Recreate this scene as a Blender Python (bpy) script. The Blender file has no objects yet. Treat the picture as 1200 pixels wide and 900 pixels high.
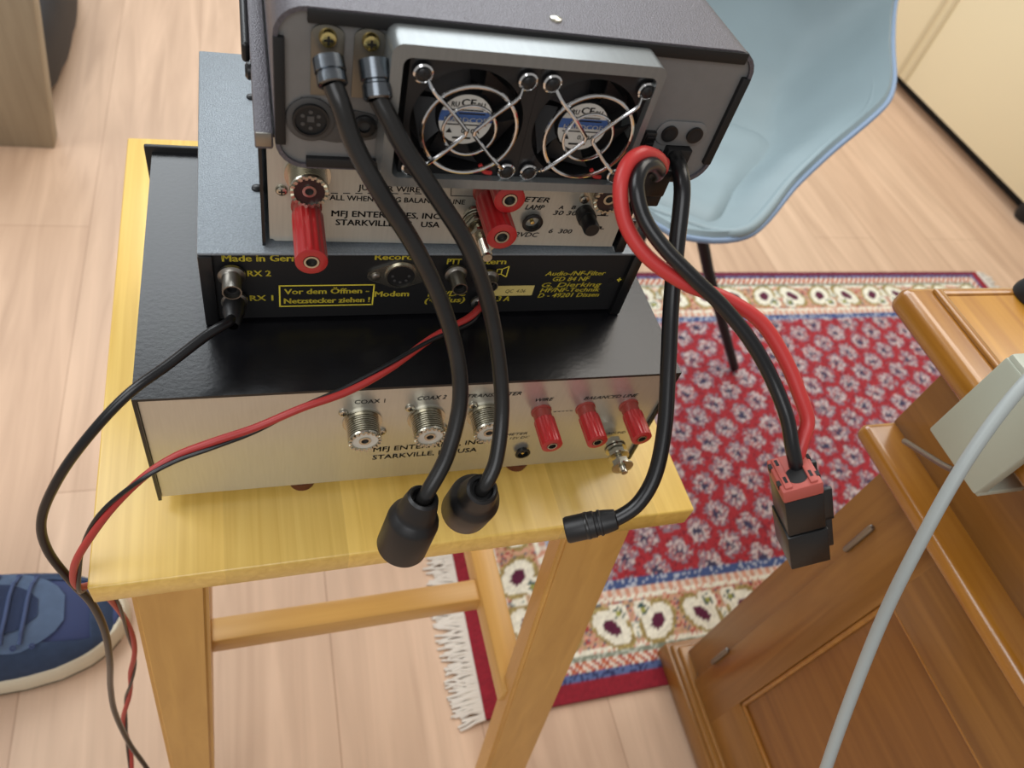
import bpy, bmesh, math, random
from mathutils import Vector, Matrix
random.seed(7)
scene = bpy.context.scene
COL = scene.collection
FLOOR = 458.0            # working unit is mm; z = 0 is the underside of the lowest tuner, the floor lies 458 mm lower

# ------------------------------------------------------------------ camera, world, lights, exposure
def W(x, y, z):
    return Vector((x * .001, y * .001, (z + FLOOR) * .001))

cam_data = bpy.data.cameras.new('camera')
cam = bpy.data.objects.new('camera', cam_data); COL.objects.link(cam)
cam_data.sensor_width = 36.0
cam_data.lens = 878.8037 * 36.0 / 1200.0
cam_data.clip_start = 0.01
_r = Vector((.94950, -.23090, .21255)); _f = Vector((.31016, .58628, -.74840))
_r.normalize(); _f.normalize(); _u = _r.cross(_f); _u.normalize(); _r = _f.cross(_u)
_m = Matrix((( _r.x, _u.x, -_f.x), (_r.y, _u.y, -_f.y), (_r.z, _u.z, -_f.z))).to_4x4()
_m.translation = W(56.055, -222.1666, 366.0682)
cam.matrix_world = _m
cam_data.dof.use_dof = True
cam_data.dof.focus_distance = 0.35
cam_data.dof.aperture_fstop = 12.0
scene.camera = cam

vs = scene.view_settings
vs.view_transform = 'Standard'; vs.look = 'None'; vs.gamma = 1.0; vs.use_curve_mapping = False
vs.exposure = -0.08

world = bpy.data.worlds.new('room_light'); scene.world = world
world.use_nodes = True
wn = world.node_tree.nodes['Background']
wn.inputs[0].default_value = (1.0, .975, .95, 1); wn.inputs[1].default_value = .36

def area(name, loc, target, sx, sy, power, col):
    d = bpy.data.lights.new(name, 'AREA'); d.shape = 'RECTANGLE'; d.size = sx; d.size_y = sy
    d.energy = power; d.color = col
    o = bpy.data.objects.new(name, d); COL.objects.link(o)
    o.location = loc
    o.rotation_euler = (Vector(target) - Vector(loc)).to_track_quat('-Z', 'Y').to_euler()
    return o
area('window_daylight', (0.25, 2.5, 2.3), (0.2, 0.3, .3), 2.4, 1.6, 66, (.90, .96, 1.0))
area('ceiling_bounce', (1.6, 1.1, 2.6), (0.9, .5, 0), 1.6, 1.6, 36, (1.0, .93, .84))  # added overhead area light standing in for ceiling bounce, no fixture known there
area('side_daylight', (-1.5, 0.5, 2.1), (0.1, 0.0, .5), 1.3, 1.3, 26, (.95, .98, 1.0))

area('front_bounce_fill', (-0.7, -1.7, 2.2), (0.1, 0.0, .5), 1.7, 1.4, 24, (.97, .98, 1.0))  # added fill behind the camera, lifts the front faces like ceiling bounce

# ------------------------------------------------------------------ materials
def lin(c):
    r = []
    for v in c:
        v = v / 255.0
        r.append(v / 12.92 if v <= .04045 else ((v + .055) / 1.055) ** 2.4)
    return (r[0], r[1], r[2], 1.0)

def mat(name, rgb, rough=.5, metal=0.0, noise=0.0, nscale=40.0, bump=0.0, bscale=400.0, stretch=None, rgb2=None, coat=0.0, trans=0.0, detail=3.0):
    m = bpy.data.materials.new(name); m.use_nodes = True
    nt = m.node_tree; N = nt.nodes; L = nt.links; b = N['Principled BSDF']
    b.inputs['Base Color'].default_value = lin(rgb)
    b.inputs['Roughness'].default_value = rough
    b.inputs['Metallic'].default_value = metal
    b.inputs['Coat Weight'].default_value = coat
    b.inputs['Transmission Weight'].default_value = trans
    if noise or bump or rgb2:
        tc = N.new('ShaderNodeTexCoord'); mp = N.new('ShaderNodeMapping')
        L.new(tc.outputs['Object'], mp.inputs[0])
        if stretch: mp.inputs['Scale'].default_value = stretch
    if noise or rgb2:
        n = N.new('ShaderNodeTexNoise'); n.inputs['Scale'].default_value = nscale; n.inputs['Detail'].default_value = detail
        L.new(mp.outputs[0], n.inputs['Vector'])
        cr = N.new('ShaderNodeValToRGB')
        a = lin(rgb); c = lin(rgb2) if rgb2 else tuple(max(0, v * (1 - noise)) for v in a[:3]) + (1,)
        cr.color_ramp.elements[0].position = .32; cr.color_ramp.elements[1].position = .68
        cr.color_ramp.elements[0].color = c; cr.color_ramp.elements[1].color = a
        L.new(n.outputs['Fac'], cr.inputs['Fac']); L.new(cr.outputs['Color'], b.inputs['Base Color'])
    if bump:
        n2 = N.new('ShaderNodeTexNoise'); n2.inputs['Scale'].default_value = bscale; n2.inputs['Detail'].default_value = 2
        L.new(mp.outputs[0], n2.inputs['Vector'])
        bp = N.new('ShaderNodeBump'); bp.inputs['Strength'].default_value = bump; bp.inputs['Distance'].default_value = .0006
        L.new(n2.outputs['Fac'], bp.inputs['Height']); L.new(bp.outputs['Normal'], b.inputs['Normal'])
    return m

M = {}
M['black_vinyl'] = mat('black_vinyl', (17, 17, 20), .27, 0, bump=.12, bscale=420, noise=.3, nscale=90)
M['brushed'] = mat('brushed_aluminium', (204, 203, 194), .28, .72, noise=.05, nscale=60, stretch=(14, 1, 1))
M['brushed_dark'] = mat('brushed_aluminium_dull', (196, 195, 184), .36, .55, noise=.07, nscale=60, stretch=(14, 1, 1))
M['hammered'] = mat('hammered_grey_paint', (142, 150, 156), .38, .35, bump=.45, bscale=1500, noise=.22, nscale=1100)
M['black_panel'] = mat('black_panel', (24, 24, 25), .5)
M['yellow_ink'] = mat('yellow_ink', (238, 218, 72), .6)
M['yellow_label'] = mat('yellow_label', (214, 192, 116), .6)
M['black_ink'] = mat('black_ink', (20, 18, 16), .6)
M['radio_case'] = mat('radio_case', (100, 96, 102), .42, .25, bump=.6, bscale=1500, noise=.35, nscale=1100)
M['radio_rear'] = mat('radio_rear', (126, 126, 125), .45, .35, noise=.06, nscale=200)
M['radio_emboss'] = mat('radio_emboss', (70, 69, 68), .5)
M['rubber'] = mat('black_rubber', (22, 22, 23), .42)
M['black_plastic'] = mat('black_plastic', (20, 20, 21), .33)
M['soft_black'] = mat('soft_black', (14, 14, 15), .6)
M['cable_black'] = mat('black_cable', (18, 18, 20), .28)
M['cable_scuffed'] = mat('scuffed_black_cable', (34, 33, 32), .30, noise=.35, nscale=60)
M['wire_red'] = mat('red_wire', (190, 52, 50), .38)
M['thin_red'] = mat('thin_red_wire', (170, 48, 44), .42)
M['post_red'] = mat('red_post', (172, 34, 36), .32, coat=.3)
M['post_clear'] = mat('red_post_collar', (150, 60, 52), .3)
M['nickel'] = mat('nickel', (196, 192, 178), .24, 1.0)
M['chrome'] = mat('chrome', (225, 225, 225), .12, 1.0)
M['dull_steel'] = mat('dull_steel', (150, 146, 138), .35, 1.0)
M['brass'] = mat('brass', (236, 212, 140), .25, 1.0)
M['white_insert'] = mat('white_insert', (214, 210, 198), .45)
M['brown_insert'] = mat('brown_insert', (48, 24, 24), .4)
M['shroud'] = mat('shroud', (136, 140, 140), .33, .6, noise=.08, nscale=80, stretch=(10, 1, 1))
M['fan_black'] = mat('fan_black', (18, 18, 20), .42)
M['fan_label'] = mat('fan_label', (206, 204, 196), .5)
M['fan_blue'] = mat('fan_blue', (58, 92, 150), .5)
M['crimp'] = mat('crimp_sleeve', (112, 118, 124), .22, .95)
M['lug'] = mat('ground_lug', (120, 116, 106), .35, .7)
M['conn_red'] = mat('brick_red_plastic', (176, 84, 74), .5)
M['clamp_grey'] = mat('grey_plastic', (176, 180, 164), .42)
M['cable_grey'] = mat('grey_cable', (160, 166, 164), .42)
M['foot_brown'] = mat('rubber_foot_brown', (96, 40, 20), .6)
M['shell'] = mat('shell_blue_grey', (142, 160, 166), .55, noise=.16, nscale=7, bump=.15, bscale=900)
M['shell_pad'] = mat('shell_pad_blue_grey', (144, 162, 168), .55, noise=.16, nscale=8, bump=.15, bscale=900)
M['piping'] = mat('piping_blue', (128, 150, 178), .5)
M['cream'] = mat('cream_lacquer', (238, 226, 190), .35)
M['cream_groove'] = mat('cream_groove', (214, 200, 164), .5)
M['shoe_navy'] = mat('navy_mesh', (48, 60, 100), .75, bump=.4, bscale=1500)
M['shoe_blue'] = mat('blue_suede', (78, 98, 132), .8, noise=.12, nscale=120)
M['shoe_light'] = mat('pale_blue_suede', (114, 136, 168), .8, noise=.1, nscale=120)
M['shoe_lace'] = mat('blue_lace', (60, 74, 108), .8)
M['sole'] = mat('cream_sole', (206, 196, 172), .6)
M['sole_dark'] = mat('outsole', (120, 104, 82), .7)
M['bag_black'] = mat('bag_black', (30, 26, 26), .6)
M['leg_black'] = mat('leg_black', (22, 22, 24), .4)
M['fringe'] = mat('fringe_wool', (214, 208, 198), .9)

def wood(name, c1, c2, axis, rough=.35, coat=.25, scale=9.0, wide=26.0, board=None):
    """grain running along the given axis, long streaks over a second slower drift"""
    m = bpy.data.materials.new(name); m.use_nodes = True
    nt = m.node_tree; N = nt.nodes; L = nt.links; b = N['Principled BSDF']
    tc = N.new('ShaderNodeTexCoord'); mp = N.new('ShaderNodeMapping'); L.new(tc.outputs['Object'], mp.inputs[0])
    s = [wide, wide, wide]; s['xyz'.index(axis)] = 1.6
    mp.inputs['Scale'].default_value = s
    n1 = N.new('ShaderNodeTexNoise'); n1.inputs['Scale'].default_value = scale * .35; n1.inputs['Detail'].default_value = 6; n1.inputs['Distortion'].default_value = .8
    L.new(mp.outputs[0], n1.inputs['Vector'])
    cr = N.new('ShaderNodeValToRGB'); cr.color_ramp.elements[0].position = .25; cr.color_ramp.elements[1].position = .72
    cr.color_ramp.elements[0].color = lin(c2); cr.color_ramp.elements[1].color = lin(c1)
    L.new(n1.outputs['Fac'], cr.inputs['Fac'])
    out = cr.outputs['Color']
    if board:
        # glued staves: each stave a slightly different tone
        sp = N.new('ShaderNodeSeparateXYZ'); L.new(tc.outputs['Object'], sp.inputs[0])
        mul = N.new('ShaderNodeMath'); mul.operation = 'MULTIPLY'; mul.inputs[1].default_value = 1.0 / board[1]
        L.new(sp.outputs['XYZ'.index(board[0].upper())], mul.inputs[0])
        fl = N.new('ShaderNodeMath'); fl.operation = 'FLOOR'; L.new(mul.outputs[0], fl.inputs[0])
        wn_ = N.new('ShaderNodeTexWhiteNoise'); wn_.noise_dimensions = '1D'; L.new(fl.outputs[0], wn_.inputs['W'])
        mr = N.new('ShaderNodeMapRange'); mr.inputs[3].default_value = .86; mr.inputs[4].default_value = 1.06
        L.new(wn_.outputs['Value'], mr.inputs[0])
        mx = N.new('ShaderNodeMix'); mx.data_type = 'RGBA'; mx.blend_type = 'MULTIPLY'; mx.inputs[0].default_value = 1
        L.new(out, mx.inputs[6]); L.new(mr.outputs[0], mx.inputs[7]); out = mx.outputs[2]
    L.new(out, b.inputs['Base Color'])
    b.inputs['Roughness'].default_value = rough; b.inputs['Coat Weight'].default_value = coat; b.inputs['Coat Roughness'].default_value = .25
    return m
M['birch_top'] = wood('birch_top', (240, 202, 108), (220, 178, 84), 'y', .28, .4, wide=60, board=('x', .062))
M['birch'] = wood('birch_leg', (208, 160, 84), (190, 142, 70), 'z', .4, .2)
M['birch_rail_y'] = wood('birch_rail_y', (214, 170, 96), (196, 150, 78), 'y', .4, .2)
M['birch_rail_x'] = wood('birch_rail_x', (214, 170, 96), (196, 150, 78), 'x', .4, .2)
M['cherry_z'] = wood('cherry_z', (154, 106, 48), (124, 80, 31), 'z', .32, .3)
M['cherry_y'] = wood('cherry_y', (158, 110, 50), (126, 82, 31), 'y', .32, .3)
M['cherry_panel'] = wood('cherry_panel', (146, 96, 42), (120, 74, 29), 'y', .32, .3)
M['cherry_top'] = wood('cherry_top', (194, 138, 46), (164, 108, 32), 'y', .25, .5)
M['cherry_edge'] = wood('cherry_edge', (176, 120, 44), (148, 94, 30), 'y', .18, .8)
M['grey_oak'] = wood('grey_oak', (160, 146, 122), (142, 128, 106), 'z', .6, 0)

# floor: planks running along y, with grain
def floor_mat():
    m = bpy.data.materials.new('oak_planks'); m.use_nodes = True
    nt = m.node_tree; N = nt.nodes; L = nt.links; b = N['Principled BSDF']
    tc = N.new('ShaderNodeTexCoord'); mp = N.new('ShaderNodeMapping'); L.new(tc.outputs['Object'], mp.inputs[0])
    mp.inputs['Rotation'].default_value = (0, 0, math.radians(90)); mp.inputs['Location'].default_value = (.30, .038, 0)
    br = N.new('ShaderNodeTexBrick'); L.new(mp.outputs[0], br.inputs['Vector'])
    br.inputs['Scale'].default_value = 1; br.inputs['Brick Width'].default_value = 1.25; br.inputs['Row Height'].default_value = .146
    br.inputs['Mortar Size'].default_value = .0011; br.inputs['Mortar Smooth'].default_value = .4; br.inputs['Bias'].default_value = 0
    br.offset = .37
    br.inputs['Color1'].default_value = lin((207, 177, 150)); br.inputs['Color2'].default_value = lin((196, 164, 137)); br.inputs['Mortar'].default_value = lin((178, 146, 120))
    mp2 = N.new('ShaderNodeMapping'); L.new(tc.outputs['Object'], mp2.inputs[0]); mp2.inputs['Scale'].default_value = (16, 1.2, 1)
    n = N.new('ShaderNodeTexNoise'); n.inputs['Scale'].default_value = 2.2; n.inputs['Detail'].default_value = 6; n.inputs['Distortion'].default_value = 1.0
    L.new(mp2.outputs[0], n.inputs['Vector'])
    cr = N.new('ShaderNodeValToRGB'); cr.color_ramp.elements[0].position = .3; cr.color_ramp.elements[1].position = .7
    cr.color_ramp.elements[0].color = (.80, .77, .75, 1); cr.color_ramp.elements[1].color = (1.06, 1.06, 1.06, 1)
    L.new(n.outputs['Fac'], cr.inputs['Fac'])
    mx = N.new('ShaderNodeMix'); mx.data_type = 'RGBA'; mx.blend_type = 'MULTIPLY'; mx.inputs[0].default_value = 1
    L.new(br.outputs['Color'], mx.inputs[6]); L.new(cr.outputs['Color'], mx.inputs[7])
    # knots
    vo = N.new('ShaderNodeTexVoronoi'); vo.inputs['Scale'].default_value = 3.1; L.new(mp3_out(N, L, tc, (1.6, .7, 1)), vo.inputs['Vector'])
    kr = N.new('ShaderNodeValToRGB'); kr.color_ramp.elements[0].position = .02; kr.color_ramp.elements[1].position = .05
    kr.color_ramp.elements[0].color = (.5, .45, .42, 1); kr.color_ramp.elements[1].color = (1, 1, 1, 1)
    L.new(vo.outputs['Distance'], kr.inputs['Fac'])
    mx2 = N.new('ShaderNodeMix'); mx2.data_type = 'RGBA'; mx2.blend_type = 'MULTIPLY'; mx2.inputs[0].default_value = .8
    L.new(mx.outputs[2], mx2.inputs[6]); L.new(kr.outputs['Color'], mx2.inputs[7])
    L.new(mx2.outputs[2], b.inputs['Base Color'])
    b.inputs['Roughness'].default_value = .5
    return m
def mp3_out(N, L, tc, s):
    mp = N.new('ShaderNodeMapping'); L.new(tc.outputs['Object'], mp.inputs[0]); mp.inputs['Scale'].default_value = s
    return mp.outputs[0]
M['floor'] = floor_mat()

# ------------------------------------------------------------------ helpers
def thing(name, label, cat, loc, yaw=0.0, group=None):
    o = bpy.data.objects.new(name, None); COL.objects.link(o)
    o.empty_display_size = .02
    o.location = W(*loc); o.rotation_euler = (0, 0, yaw)
    o['label'] = label; o['category'] = cat
    if group: o['group'] = group
    return o

def obj(name, bm, m, parent=None, origin=None, angle=38, smooth=True, label=None):
    """parent given: vertices are mm in the thing's own frame. Top level: vertices are world mm."""
    me = bpy.data.meshes.new(name)
    if parent is None:
        if origin is None:
            xs = [v.co for v in bm.verts]
            origin = ((min(v.x for v in xs) + max(v.x for v in xs)) / 2, (min(v.y for v in xs) + max(v.y for v in xs)) / 2, min(v.z for v in xs))
        bmesh.ops.translate(bm, vec=-Vector(origin), verts=bm.verts)
    bmesh.ops.scale(bm, vec=(.001,) * 3, verts=bm.verts)
    bm.normal_update(); bm.to_mesh(me); bm.free()
    if smooth:
        me.polygons.foreach_set('use_smooth', [True] * len(me.polygons))
        me.set_sharp_from_angle(angle=math.radians(angle))
    me.materials.append(m)
    o = bpy.data.objects.new(name, me); COL.objects.link(o)
    if parent is None: o.location = W(*origin)
    else: o.parent = parent
    if label: o['label'] = label
    return o

def tag(o, label, cat, group=None, kind=None):
    o['label'] = label; o['category'] = cat
    if group: o['group'] = group
    if kind: o['kind'] = kind
    return o

def NB(): return bmesh.new()

def merge(bm, tmp, mtx=None):
    if mtx is not None: bmesh.ops.transform(tmp, matrix=mtx, verts=tmp.verts)
    me = bpy.data.meshes.new('tmp'); tmp.to_mesh(me); tmp.free()
    bm.from_mesh(me); bpy.data.meshes.remove(me)

def box(bm, x0, x1, y0, y1, z0, z1, bev=0.0, seg=2, mtx=None):
    t = bmesh.new()
    bmesh.ops.create_cube(t, size=1.0)
    bmesh.ops.scale(t, vec=(x1 - x0, y1 - y0, z1 - z0), verts=t.verts)
    bmesh.ops.translate(t, vec=((x0 + x1) / 2, (y0 + y1) / 2, (z0 + z1) / 2), verts=t.verts)
    if bev > 0: bmesh.ops.bevel(t, geom=list(t.edges), offset=bev, segments=seg, affect='EDGES', profile=.5)
    merge(bm, t, mtx)
    return bm

def frame_of(d):
    d = Vector(d).normalized()
    a = Vector((0, 0, 1)) if abs(d.z) < .9 else Vector((1, 0, 0))
    s = d.cross(a).normalized(); t = s.cross(d).normalized()
    return s, t, d

def lathe(bm, prof, org, d, seg=28, flute=None, closed=False):
    """prof: [(radius, distance along d)]; radius 0 ends the surface in a point. flute(angle, i) scales the radius"""
    s, t, d = frame_of(d); org = Vector(org)
    rings = []
    for i, (r, h) in enumerate(prof):
        if r <= 1e-6:
            rings.append([bm.verts.new(org + d * h)])
        else:
            rings.append([bm.verts.new(org + d * h + (s * math.cos(2 * math.pi * k / seg) + t * math.sin(2 * math.pi * k / seg)) * r * (flute(2 * math.pi * k / seg, i) if flute else 1)) for k in range(seg)])
    pairs = list(zip(rings[:-1], rings[1:]))
    if closed: pairs.append((rings[-1], rings[0]))
    for a, b in pairs:
        if len(a) == 1 and len(b) == 1: continue
        for k in range(seg):
            k2 = (k + 1) % seg
            if len(a) == 1: bm.faces.new((a[0], b[k2], b[k]))
            elif len(b) == 1: bm.faces.new((a[k], a[k2], b[0]))
            else: bm.faces.new((a[k], a[k2], b[k2], b[k]))
    return bm

def spline(pts, n):
    P = [Vector(p) for p in pts]
    P = [P[0] * 2 - P[1]] + P + [P[-1] * 2 - P[-2]]
    out = []
    for i in range(1, len(P) - 2):
        p0, p1, p2, p3 = P[i - 1:i + 3]
        for k in range(n):
            t = k / n
            out.append(.5 * ((2 * p1) + (-p0 + p2) * t + (2 * p0 - 5 * p1 + 4 * p2 - p3) * t * t + (-p0 + 3 * p1 - 3 * p2 + p3) * t ** 3))
    out.append(P[-2].copy())
    return out

def tube(bm, path, r, seg=12, cap=True, squash=None):
    path = [Vector(p) for p in path]
    rf = r if callable(r) else (lambda t: r)
    T = []
    for i in range(len(path)):
        a = path[max(0, i - 1)]; b = path[min(len(path) - 1, i + 1)]
        T.append((b - a).normalized())
    s, t, _ = frame_of(T[0])
    rings = []
    for i, p in enumerate(path):
        d = T[i]
        s = (s - d * s.dot(d)).normalized(); t = d.cross(s)
        rr = rf(i / (len(path) - 1))
        rings.append([bm.verts.new(p + (s * math.cos(2 * math.pi * k / seg) + t * math.sin(2 * math.pi * k / seg)) * rr) for k in range(seg)])
    for a, b in zip(rings[:-1], rings[1:]):
        for k in range(seg):
            bm.faces.new((a[k], a[(k + 1) % seg], b[(k + 1) % seg], b[k]))
    if cap:
        bm.faces.new(rings[0][::-1]); bm.faces.new(rings[-1])
    return bm

def prism(bm, poly, origin, ux, uy, depth, bev=0.0):
    """polygon in the plane (origin, ux, uy), extruded by the vector depth"""
    t = bmesh.new(); o = Vector(origin); ux = Vector(ux); uy = Vector(uy)
    vs_ = [t.verts.new(o + ux * a + uy * b) for a, b in poly]
    f = t.faces.new(vs_)
    g = bmesh.ops.extrude_face_region(t, geom=[f])
    bmesh.ops.translate(t, vec=Vector(depth), verts=[v for v in g['geom'] if isinstance(v, bmesh.types.BMVert)])
    bmesh.ops.recalc_face_normals(t, faces=t.faces)
    if bev: bmesh.ops.bevel(t, geom=list(t.edges), offset=bev, segments=2, affect='EDGES', profile=.5)
    merge(bm, t)
    return bm

def rrect(u0, u1, w0, w1, r, n=6):
    pts = []
    for cx, cy, a0 in ((u1 - r, w0 + r, -90), (u1 - r, w1 - r, 0), (u0 + r, w1 - r, 90), (u0 + r, w0 + r, 180)):
        for k in range(n + 1):
            a = math.radians(a0 + 90 * k / n)
            pts.append((cx + r * math.cos(a), cy + r * math.sin(a)))
    return pts

def ringprism(bm, outer, inner, y0, y1):
    """frame between two outlines with equal point counts in the x-z plane, from y0 to y1"""
    n = len(outer)
    V = lambda pts, y: [bm.verts.new((a, y, b)) for a, b in pts]
    of, inf, ob, ib = V(outer, y0), V(inner, y0), V(outer, y1), V(inner, y1)
    for k in range(n):
        j = (k + 1) % n
        bm.faces.new((of[k], of[j], inf[j], inf[k]))
        bm.faces.new((ob[j], ob[k], ib[k], ib[j]))
        bm.faces.new((of[j], of[k], ob[k], ob[j]))
        bm.faces.new((inf[k], inf[j], ib[j], ib[k]))
    return bm

def text(bm, s, u0, u1, w, cap, v=-.12, shear=0.0, bold=0.0, rise=0.0):
    if bold:
        k = bold * 7
        for du, dw in ((-k, 0), (k, 0), (0, k * .5), (0, -k * .5)): text(bm, s, u0 + du, u1 + du, w + dw, cap, v, shear, 0.0, rise)
        return bm
    """lettering standing on the x-z plane at y = v, between u0 and u1, centred on height w"""
    cu = bpy.data.curves.new('t', 'FONT'); cu.body = s; cu.size = 10; cu.shear = shear; cu.offset = bold; cu.resolution_u = 2
    o = bpy.data.objects.new('t', cu); COL.objects.link(o)
    dg = bpy.context.evaluated_depsgraph_get()
    me = bpy.data.meshes.new_from_object(o.evaluated_get(dg))
    bpy.data.objects.remove(o); bpy.data.curves.remove(cu)
    t = bmesh.new(); t.from_mesh(me); bpy.data.meshes.remove(me)
    x0 = min(q.co.x for q in t.verts); x1 = max(q.co.x for q in t.verts)
    caps = 7.0
    sx = (u1 - u0) / (x1 - x0); sz = cap / caps
    for q in t.verts:
        a, b = q.co.x, q.co.y
        u = u0 + (a - x0) * sx
        q.co = Vector((u, v, w - cap / 2 + b * sz + rise * (u - u0)))
    merge(bm, t)
    return bm

def seg_line(bm, u0, w0, u1, w1, th, v=-.12):
    d = Vector((u1 - u0, 0, w1 - w0)); n = Vector((-d.z, 0, d.x)).normalized() * th / 2
    a = Vector((u0, v, w0)); b = Vector((u1, v, w1))
    q = [bm.verts.new(p) for p in (a - n, b - n, b + n, a + n)]
    bm.faces.new(q)
    return bm

YM = (0, -1, 0)
# --- connectors reused on several panels (local frame: x along the panel, y into the case, z up)
def coax_socket(parent, u, w, v=0, L=11.5, R=8.3, insert='white_insert', screws=()):
    b = NB()
    prof = [(R + 1.6, 0), (R + 1.6, 1.0), (R, 1.0)]
    n = 8
    for k in range(n):
        a = 1.2 + (L - 2.2) * k / n; st = (L - 2.2) / n
        prof += [(R, a), (R, a + st * .45), (R - .75, a + st * .6), (R - .75, a + st * .9)]
    prof += [(R, L - 1.0), (R * .96, L), (R * .80, L), (R * .78, L - 1.2)]
    lathe(b, prof, (u, v, w), YM, 36)
    for k in range(18):   # notched rim
        a = 2 * math.pi * k / 18
        t = bmesh.new(); bmesh.ops.create_cube(t, size=1)
        bmesh.ops.scale(t, vec=(1.5, 1.1, 1.2), verts=t.verts)
        mt = Matrix.Translation((u + math.cos(a) * R * .88, v - L - .3, w + math.sin(a) * R * .88)) @ Matrix.Rotation(-a, 4, 'Y')
        merge(b, t, mt)
    s = obj('coax_socket', b, M['nickel'], parent, angle=30)
    b = NB(); lathe(b, [(R * .80, L - 1.3), (R * .80, L - .5), (R * .36, L - .5), (R * .36, L - 3)], (u, v, w), YM, 28)
    obj('dielectric', b, M[insert], s)
    b = NB(); lathe(b, [(R * .36, L - 3), (R * .36, L + .1), (R * .22, L + .1), (R * .22, L - 4), (0, L - 4)], (u, v, w), YM, 20)
    obj('centre_contact', b, M['nickel'], s)
    b = NB(); lathe(b, [(R * .225, L - .6), (0, L - .6)], (u, v, w), YM, 18); obj('contact_bore', b, M['soft_black'], s)
    return s

def screw(bm, u, w, v=0, r=2.6, h=1.6):
    lathe(bm, [(r, 0), (r, h * .35), (r * .82, h * .8), (r * .45, h), (0, h)], (u, v, w), YM, 18)
    return bm

def cross_slot(bm, u, w, v, r):
    box(bm, u - r, u + r, v - .12, v, w - r * .25, w + r * .25); box(bm, u - r * .25, u + r * .25, v - .13, v, w - r, w + r)

def panel_screw(parent, u, w, v=0, r=2.6, h=1.6, m='nickel', name='screw'):
    s = obj(name, screw(NB(), u, w, v, r, h), M[m], parent)
    b = NB(); cross_slot(b, u, w, v - h, r * .5); obj('cross_recess', b, M['soft_black'], s)
    return s

def binding_post(parent, u, w, L=22.5, R=6.2, v=0, drop=0.0, side=0.0):
    d = (side, -1, drop)
    n = Vector(d).normalized()
    b = NB()
    fl = lambda a, i: 1 - (.07 if (i not in (0, 7, 8, 9)) else 0) * (.5 + .5 * math.cos(14 * a))
    lathe(b, [(R * .80, 6.2), (R * .97, 6.6), (R, 8), (R, 10), (R, 13), (R, L - 3), (R, L - 1.2), (R * .97, L), (R * .86, L + .3), (R * .5, L + .3), (R * .45, L - 3)], (u, v, w), n, 70, fl)
    p = obj('binding_post', b, M['post_red'], parent, angle=50)
    b = NB(); lathe(b, [(R * .98, 0), (R * .98, .8), (R * .86, 1.2), (R * .86, 5.8), (R * .82, 6.6), (0, 6.6)], (u, v, w), n, 28)
    obj('collar', b, M['post_clear'], p)
    b = NB(); lathe(b, [(R * .46, L - 3), (R * .46, L + .5), (R * .34, L + .5), (R * .34, L - 5), (0, L - 5)], (u, v, w), n, 22)
    obj('plug_sleeve', b, M['nickel'], p)
    b = NB(); lathe(b, [(R * .34, L - 5.2), (R * .335, L - 2), (0, L - 2)], (u, v, w), n, 18)
    obj('plug_bore', b, M['soft_black'], p)
    return p

def phono(parent, u, w, L=9.8, R=4.2):
    b = NB(); lathe(b, [(R + 1.8, 0), (R + 1.8, 1.4), (R + .4, 2), (R, 2.6), (R, L), (R * .86, L), (R * .84, L - 5), (0, L - 5)], (u, 0, w), YM, 28)
    p = obj('phono_socket', b, M['dull_steel'], parent)
    b = NB(); lathe(b, [(R * .84, L - 2.2), (R * .5, L - 2.2), (R * .42, L - 4), (0, L - 4)], (u, 0, w), YM, 24)
    obj('socket_insert', b, M['soft_black'], p)
    return p

def ground_bolt(parent, u, w, L=24, r=2.6, drop=0.0):
    d = Vector((0, -1, drop)).normalized()
    b = NB(); prof = [(r, 0)]
    k = 1.0
    while k < L - 1:
        prof += [(r, k), (r * .82, k + .5)]; k += 1.0
    prof += [(r * .8, L), (0, L)]
    lathe(b, prof, (u, 0, w), d, 20)
    p = obj('ground_terminal', b, M['nickel'], parent)
    for a, h in ((1.2, 3.4), (8.5, 3.2), (15.5, 3.2)):
        b = NB(); lathe(b, [(r * .95, a), (r * 2.1, a), (r * 2.1, a + h), (r * .95, a + h)], (u, 0, w), d, 6)
        obj('nut', b, M['nickel'], p, angle=20)
    for a in (5.4, 7.2, 12.2, 19.4):
        b = NB(); lathe(b, [(r * .95, a), (r * 2.7, a), (r * 2.7, a + .9), (r * .95, a + .9)], (u, 0, w), d, 24)
        obj('washer', b, M['nickel'], p)
    return p

def power_jack(parent, u, w, R=4.4):
    b = NB(); lathe(b, [(R + .5, 0), (R + .5, .7), (R, 1.0), (R * .8, 1.0), (R * .78, -4), (0, -4)], (u, 0, w), YM, 26)
    p = obj('power_jack', b, M['black_plastic'], parent)
    b = NB(); lathe(b, [(R * .22, -4), (R * .22, .3), (0, .6)], (u, 0, w), YM, 12)
    obj('pin', b, M['brass'], p)
    return p

# ------------------------------------------------------------------ setting
b = NB(); box(b, -1700, 2500, -1500, 2700, -FLOOR - 40, -FLOOR)
o = obj('floor', b, M['floor'], origin=(0, 0, -FLOOR)); o['kind'] = 'structure'

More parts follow.
